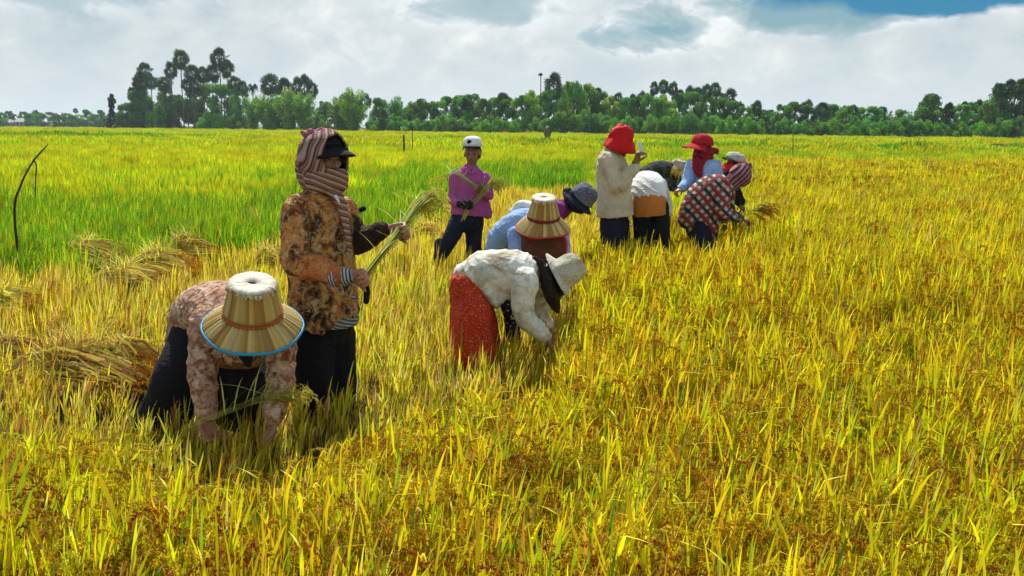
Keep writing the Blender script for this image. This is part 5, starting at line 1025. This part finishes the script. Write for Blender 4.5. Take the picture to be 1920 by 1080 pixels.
# ---- 12: boy standing with rice
f = Fig('young person standing in pink shirt and white cap holding cut rice', 880, 8.8); p = f.p; r = f.root
hn, hf = p(862, 410, -.04), p(890, 410, .04); kn, kf = p(844, 448, -.10), p(888, 468, .05); an, af = p(824, 488, .05), p(884, 538, .10)
s1, e1, w1 = p(854, 333, -.02), p(850, 374, -.06), p(868, 383, -.16); s2, e2, w2 = p(908, 332, .0), p(915, 366, -.06), p(905, 362, -.20)
hd = p(886, 289, 0); fd = unit((-.12, -1, -.08)); ud = unit((0, -.05, 1))
body = f.legs((hn, hf), (kn, kf), (an, af), .072, (-.2, -1, 0)) + [tube([p(876, 412), p(880, 372), p(882, 335), p(884, 312)], [(.13, .10), (.125, .095), (.14, .085), (.045, .045)]), tube([p(884, 318), hd], [.048, .046])] + head(hd, fd, ud, .95)
body += [tube([s1, e1, w1], [.04, .034, .025]), tube([s2, e2, w2], [.04, .034, .025])] + hand(w2, (-.5, -.2, .5), (-.2, -.6, 0), .9, .95, 1)
sculpt('body', body, SKIN_D, r, .0065, None, 3)
eyes(r, hd, fd, ud, .95)
M_PINK = fabric('pink_striped_cotton', stripes(0, [(0, (.46, .12, .34)), (.5, (.46, .12, .34)), (.6, (.34, .07, .24)), (1, (.34, .07, .24))], 60, (1, .2, 0), .05))
sculpt('shirt', [tube([p(884, 308), p(883, 318), p(882, 335), p(881, 360), p(880, 385), p(879, 402)], [(.06, .055), (.10, .075), (.15, .11), (.16, .12), (.17, .135), (.185, .14)], (1, 0, 0), 22, 6, 'flat', .03), tube([p(908, 380), p(915, 402)], [.06, .05]),
        tube([s1 + [.05, 0, .01], s1, (s1 + e1) / 2, e1, w1 - [.01, 0, 0]], [.06, .064, .060, .056, .044]), tube([s2 - [.05, 0, -.01], s2, (s2 + e2) / 2, e2, w2 + [.01, 0, 0]], [.06, .064, .060, .058, .044])], M_PINK, r, .0085, cloth(5.2, .008, (.8, 0, .5), 34))
sculpt('collar', [tube([p(873, 316, -.09), p(882, 325, -.12)], [(.03, .012), (.01, .006)]), tube([p(893, 316, -.09), p(885, 325, -.12)], [(.03, .012), (.01, .006)])], M_PINK, r, .005)
sculpt('trousers', [tube([p(877, 398), p(877, 415)], [(.14, .11), (.145, .12)]), tube([hn, kn, an + [0, 0, .03]], [.09, .078, .065]), tube([hf, kf, af + [0, 0, .03]], [.09, .076, .065])], NAVY, r, .010, cloth(6, .006, (1, 0, .2), 34))
sculpt('boot', [tube([an + [.01, 0, .16], an + [0, 0, 0], an + [-.03, -.10, -.04]], [.062, .052, .04])], BLACK, r, .009); sculpt('boot', [tube([af + [0, 0, .16], af, af + [-.03, -.10, -.04]], [.062, .052, .04])], BLACK, r, .009)
sculpt('glove', hand(w1, (.7, -.5, -.2), (.5, -.6, .2), 1.0, 1.15, 1) + [tube([w1 - [.03, 0, 0], w1 + [.02, -.02, 0]], [.036, .032])], GLOVE, r, .006)
sculpt('hair', [ell(hd - fd * .036 + ud * .014, (np.cross(fd, ud) * .081, fd * .085, ud * .088), 12)], HAIR, r, .008)
cp = dome_hat(r, hd + ud * .070, unit(ud - .05 * fd), fd, .088, .094, fabric('white_cap_cotton', (.74, .80, .86), .7, .2), 'cap', visor=.035, vmat=BLACK, seed=3, wob_=.002, tilt=.1)
V, F = ell(hd + ud * .118 + fd * .080 - vec((.016, 0, 0)), ((.022, 0, 0), (0, .008, .004), (0, -.010, .021)), 8); surf('patch', V, F, BLACK, cp, thick=0)
feet_clear(f, an, af)
held('rice stalks held against the pink shirt by the young person', [p(868, 412, -.22), p(880, 388, -.22), p(905, 362, -.24), p(925, 335, -.22)], .022, 45, 41, GSTRAW, .15, flare=.4)
held('drooping rice ears tucked under the arm of the pink shirt', [p(900, 355, -.22), p(872, 335, -.20), p(848, 322, -.2), p(820, 340, -.15)], .010, 12, 43, GSTRAW, .14, flare=.5)
# ---- 13: far farmer
f = Fig('tiny distant person standing alone in the rice before the treeline', 1026, 72.0); p = f.p; r = f.root
al, ar = p(1024, 275), p(1028, 275); body = f.legs((p(1025, 256), p(1028, 256)), (p(1024.5, 265), p(1028.5, 265)), (al, ar), .08) + [tube([p(1026.5, 257), p(1026.5, 250), p(1026.5, 244)], [(.16, .12), (.15, .11), (.05, .05)])] + head(p(1026.5, 240), (0, -1, 0), (0, 0, 1), 1)
body += [tube([p(1023, 246), p(1021.8, 251), p(1022.5, 256)], [.05, .04, .03]), tube([p(1030, 246), p(1031.2, 251), p(1030.5, 256)], [.05, .04, .03])] + hand(p(1022.5, 256), (0, 0, -1), (1, 0, 0), .4) + hand(p(1030.5, 256), (0, 0, -1), (-1, 0, 0), .4, thumb=-1)
sculpt('body', body, SKIN_D, r, .014)
sculpt('shirt', [tube([p(1026.5, 260), p(1026.5, 252), p(1026.5, 245)], [(.13, .10), (.16, .12), (.11, .1)]), tube([p(1023, 246), p(1021.5, 251), p(1022.3, 255)], [.08, .07, .05]), tube([p(1030, 246), p(1031.5, 251), p(1030.7, 255)], [.08, .07, .05])], fabric('olive_cloth', (.20, .18, .13)), r, .014)
dome_hat(r, p(1026.5, 239), (0, 0, 1), (0, -1, 0), .11, .11, fabric('grey_hat', (.5, .5, .5)), 'hat', brim=(.16, .03))
# ================================================================== things in the field
WOOD = fabric('weathered_stick', grubby((.05, .035, .025), (.12, .09, .06), 9), .8)
# bent branch stuck in the green rice on the left
b0 = G(22, 9.0); V1, F1 = tube([b0, P(27, 400, 9), P(40, 345, 9), P(60, 306, 8.95), P(74, 288, 8.9), P(90, 271, 8.85)], [.015, .012, .010, .008, .008, .004], n=10)
V2, F2 = tube([P(62, 300, 8.95), P(68, 310, 9.0), P(67, 335, 9.05), P(66, 370, 9.1)], [.007, .007, .006, .004], n=8)
F = F1 + [tuple(i + len(V1) for i in q) for q in F2]
tag(link('bent_branch', mesh_np('bent_branch', np.concatenate([V1, V2]) - vec(b0), F, [WOOD]), loc=b0), 'dark bent branch stuck upright in the green rice on the left', 'branch')
def post(px, top, D, w, label, extra=None):
    g = G(px, D); t = P(px, top, D); pts = [g, g + (t - g) * .5 + Vector((w * .3, 0, 0)), t]; V, F = tube(pts, [w, w * .9, w * .8], n=8)
    if extra: V2, F2 = tube([t - Vector((extra, 0, .1)), t + Vector((extra, 0, .03))], [w * .6, w * .5], n=6); F = F + [tuple(i + len(V) for i in q) for q in F2]; V = np.concatenate([V, V2])
    tag(link('wooden_stake', mesh_np('wooden_stake', V - vec(g), F, [WOOD]), loc=g), label, 'stake')
post(757, 254, 44, .05, 'short thick dark stake in the lime rice left of the far farmer')
post(773, 239, 48, .022, 'thin stake topped by a crosspiece near the short thick stake', .12)
post(1487, 247, 40, .020, 'thin pole standing in the rice on the right, before the treeline', .10)
post(435, 237.5, 235, .45, 'tiny dark stump in the field below the tallest palm')
# creeper-covered pole on the left
D = 262; g = G(209, D); r = empty('vine_covered_pole', g, 'thin pole wrapped in creeper standing alone left of the grove', 'pole')
V, F = tube([g, P(209, 205, D), P(209.5, 176, D)], [.22, .16, .12], n=8); surf('pole', V, F, WOOD, r, thick=0)
A = Acc(); R = random.Random(77); rg = np.random.default_rng(5)
for (py, rr) in ((180, .5), (186, .8), (190, 1.1), (195, .7), (201, .8), (207, .6), (213, 1.0), (222, 1.6), (230, 2.2), (234, 2.6)):
    c = vec(P(209 + R.uniform(-1.2, 1.2), py, D)) - vec(g); m = 90; d = rg.normal(size=(m, 3)); d /= np.linalg.norm(d, axis=1)[:, None]
    leafquads(A, c + d * rr * rg.random((m, 1)) ** .4, .38, np.clip(np.array((.025, .06, .025)) * rg.uniform(.6, 1.4, (m, 1)), 0, 1), R=R)
link('creeper', A.mesh('creeper', [M_TREE]), r)
# small houses half hidden in the trees
M_WALL = fabric('pale_house_wall', (.55, .52, .48), .8, .1); M_ROOFR = fabric('red_tile_roof', (.30, .10, .07), .7, .2); M_ROOFW = fabric('pale_metal_roof', (.62, .62, .64), .5, .1)
def house(px, py, D, w, h, roofm, label):
    g = G(px, D); r = empty('house', g, label, 'house'); g = vec(g); x0 = w / 2; V = []; d_ = w * .35; hw = h * .6
    def box(a, b):
        return np.array([[x, y, z] for x in (a[0], b[0]) for y in (a[1], b[1]) for z in (a[2], b[2])]), [(0, 1, 3, 2), (4, 6, 7, 5), (0, 4, 5, 1), (2, 3, 7, 6), (0, 2, 6, 4), (1, 5, 7, 3)]
    v, f_ = box((-x0, -d_, 0), (x0, d_, hw)); link('wall', mesh_np('wall', v, f_, [M_WALL], smooth=False), r)
    o = .4; v = np.array([(-x0 - o, -d_ - o, hw - .1), (x0 + o, -d_ - o, hw - .1), (x0 + o, d_ + o, hw - .1), (-x0 - o, d_ + o, hw - .1), (-x0 * .8, 0, h), (x0 * .8, 0, h)])
    link('roof', mesh_np('roof', v, [(0, 1, 5, 4), (2, 3, 4, 5), (1, 2, 5), (3, 0, 4), (0, 3, 2, 1)], [roofm], smooth=False), r)
    for q in (-.55, .1, .6):
        v, f_ = box((x0 * q - .4, -d_ - .05, hw * .3), (x0 * q + .4, -d_ - .003, hw * .8)); link('window', mesh_np('window', v, f_, [BLACK], smooth=False), r)
house(48, 224, 490, 6, 4.6, M_ROOFW, 'pale roofed house far left among hazy trees'); house(20, 226, 495, 5, 4, M_ROOFW, 'second smaller pale house at the far left edge')
house(146, 224, 500, 8, 5, M_ROOFR, 'red roofed house on the far left horizon'); house(1575, 240, 196, 4.5, 3.4, M_ROOFR, 'small red roofed hut in the low right stretch of trees')
# heaps of cut rice laid on the stubble
def heap(px, py, D, L, wd, h, ang, seed, label, n=150, cols=[(.80, .68, .10), (.74, .66, .06), (.76, .62, .16), (.46, .44, .04), (.58, .38, .06), (.40, .22, .05)], z0=.15):
    R = random.Random(seed); A = Acc(); g = P(px, py, D); base = vec((g.x, g.y, 0)); ca, sa = math.cos(ang), math.sin(ang)
    for i in range(int(n * 1.5)):
        o = R.gauss(0, .38) * wd; s = R.uniform(-.1, .1) * L; lift = h * math.exp(-(o / (wd * .7)) ** 2); c = np.array(R.choice(cols)) * R.uniform(.6, 1.3); bn = R.gauss(0, .25); cut = R.uniform(.5, 1.0); da = R.gauss(0, .34)
        V = []; w = R.uniform(.003, .007); N = 9; lay = R.uniform(.35, 1.0)
        for j in range(N):
            u = j / (N - 1) * cut; x = (u - .45) * L + s; y = o * (.7 + .8 * u) + da * (u - .3) * L + bn * u * u * L; z = z0 + lift * lay * (math.sin(math.pi * min(1, .12 + .80 * u)) ** .8) + R.uniform(-.012, .012)
            q = base + [x * ca - y * sa, x * sa + y * ca, max(z, .01)]; V += [q + [w * .5, w * .7, w * .7], q - [w * .5, w * .7, w * .7]]
        A.add(V, [(2 * k, 2 * k + 1, 2 * k + 3, 2 * k + 2) for k in range(N - 1)], np.clip(c, 0, 1))
        if R.random() < .7: panicle(A, V[-1], ang + R.gauss(0, .5), .16 * R.uniform(.8, 1.2), R.uniform(1.1, 1.8), R.choice(GRAIN) * 1.05, R, 24, 1.5)
        if R.random() < .35: strip(A, V[8], R.uniform(0, 6.28), R.uniform(.12, .26), R.uniform(.3, 1.3), R.uniform(.2, 1.2), .008, np.clip(c * 1.15, 0, 1), segs=4)
    V = np.concatenate(A.V); tag(link('rice_heap', mesh_np('rice_heap', V - base, A.F, [M_STRAW], colors=np.concatenate(A.C)), loc=base), label, 'rice heap', 'heaps of cut rice on the stubble')
H = lambda py, z=.3: (CAMZ - z) * FPX / (py - 236.0)
for px, py, L, wd, h, ang, lab, n in [
    (150, 672, .80, .30, .25, .25, 'big heap of cut rice left of the person in the blue edged hat', 420), (225, 668, .45, .26, .26, -.3, 'greenish heap end touching the big heap on the left', 160),
    (12, 562, .5, .22, .16, .2, 'heap of cut rice cut off by the left edge, upper one', 170), (2, 640, .45, .2, .14, .5, 'heap of cut rice cut off by the left edge, lower one', 150),
    (165, 475, .9, .3, .26, .1, 'long low heap at the foot of the green rice', 260), (300, 492, .6, .26, .26, .3, 'rounded heap left of the brown batik shirt', 240), (245, 515, .7, .25, .18, .2, 'flat heap spreading beside the rounded heap', 180),
    (345, 460, .45, .25, .26, .9, 'small brown heap behind the rounded heap', 180), (370, 432, .45, .22, .18, .1, 'pale heap lying at the edge of the green rice', 130), (483, 412, .42, .22, .22, .3, 'heap close behind the shoulder of the brown batik shirt', 170),
    (505, 483, .30, .2, .26, .2, 'dark round heap between the two left people', 150), (792, 428, .40, .24, .26, .6, 'brown heap between the held bundle and the pink shirt', 200), (960, 396, .4, .22, .2, .2, 'pale heap left of the maroon banded hat', 130), (930, 430, .35, .2, .2, .8, 'small heap in front of the pink shirt', 120)]:
    _q = P(px, py + 22, H(py + 22, .2)); CLEAR.append((_q.x, _q.y - .12, .20 if _q.y < 8 else .34)); CLEAR.append((_q.x + L * .2, _q.y - .10, .16))
    heap(px, py + 22, _q.y, L * .85, wd * .9, h * .78, ang, int(px * 7 + py), lab, n, z0=.15 if _q.y < 6 else .24)
heap(1868, 262, 75, 2.4, .8, .40, .1, 9, 'dark low heap far out on the right of the field', 160, [(.12, .09, .05)], .3)
field()
# ------------------------------------------------------------------ haze over the plain
HZ = bpy.data.materials.new('haze'); HZ.use_nodes = True; t = NT(HZ.node_tree); t.n.clear()
pv = t.node('ShaderNodeVolumePrincipled', ins={'Color': (.72, .87, 1.0, 1), 'Density': 0.00018, 'Anisotropy': .3})
t.l.new(pv.outputs[0], t.node('ShaderNodeOutputMaterial').inputs[1])
a, b = (-1850, -16, -1.0), (1850, 2250, 34.0); V = [(x, y, z) for x in (a[0], b[0]) for y in (a[1], b[1]) for z in (a[2], b[2])]
tag(link('haze', mesh_np('haze', V, [(0, 1, 3, 2), (4, 6, 7, 5), (0, 4, 5, 1), (2, 3, 7, 6), (0, 2, 6, 4), (1, 5, 7, 3)], [HZ], smooth=False)), 'thin pale haze over the far treeline', 'haze', kind='stuff')
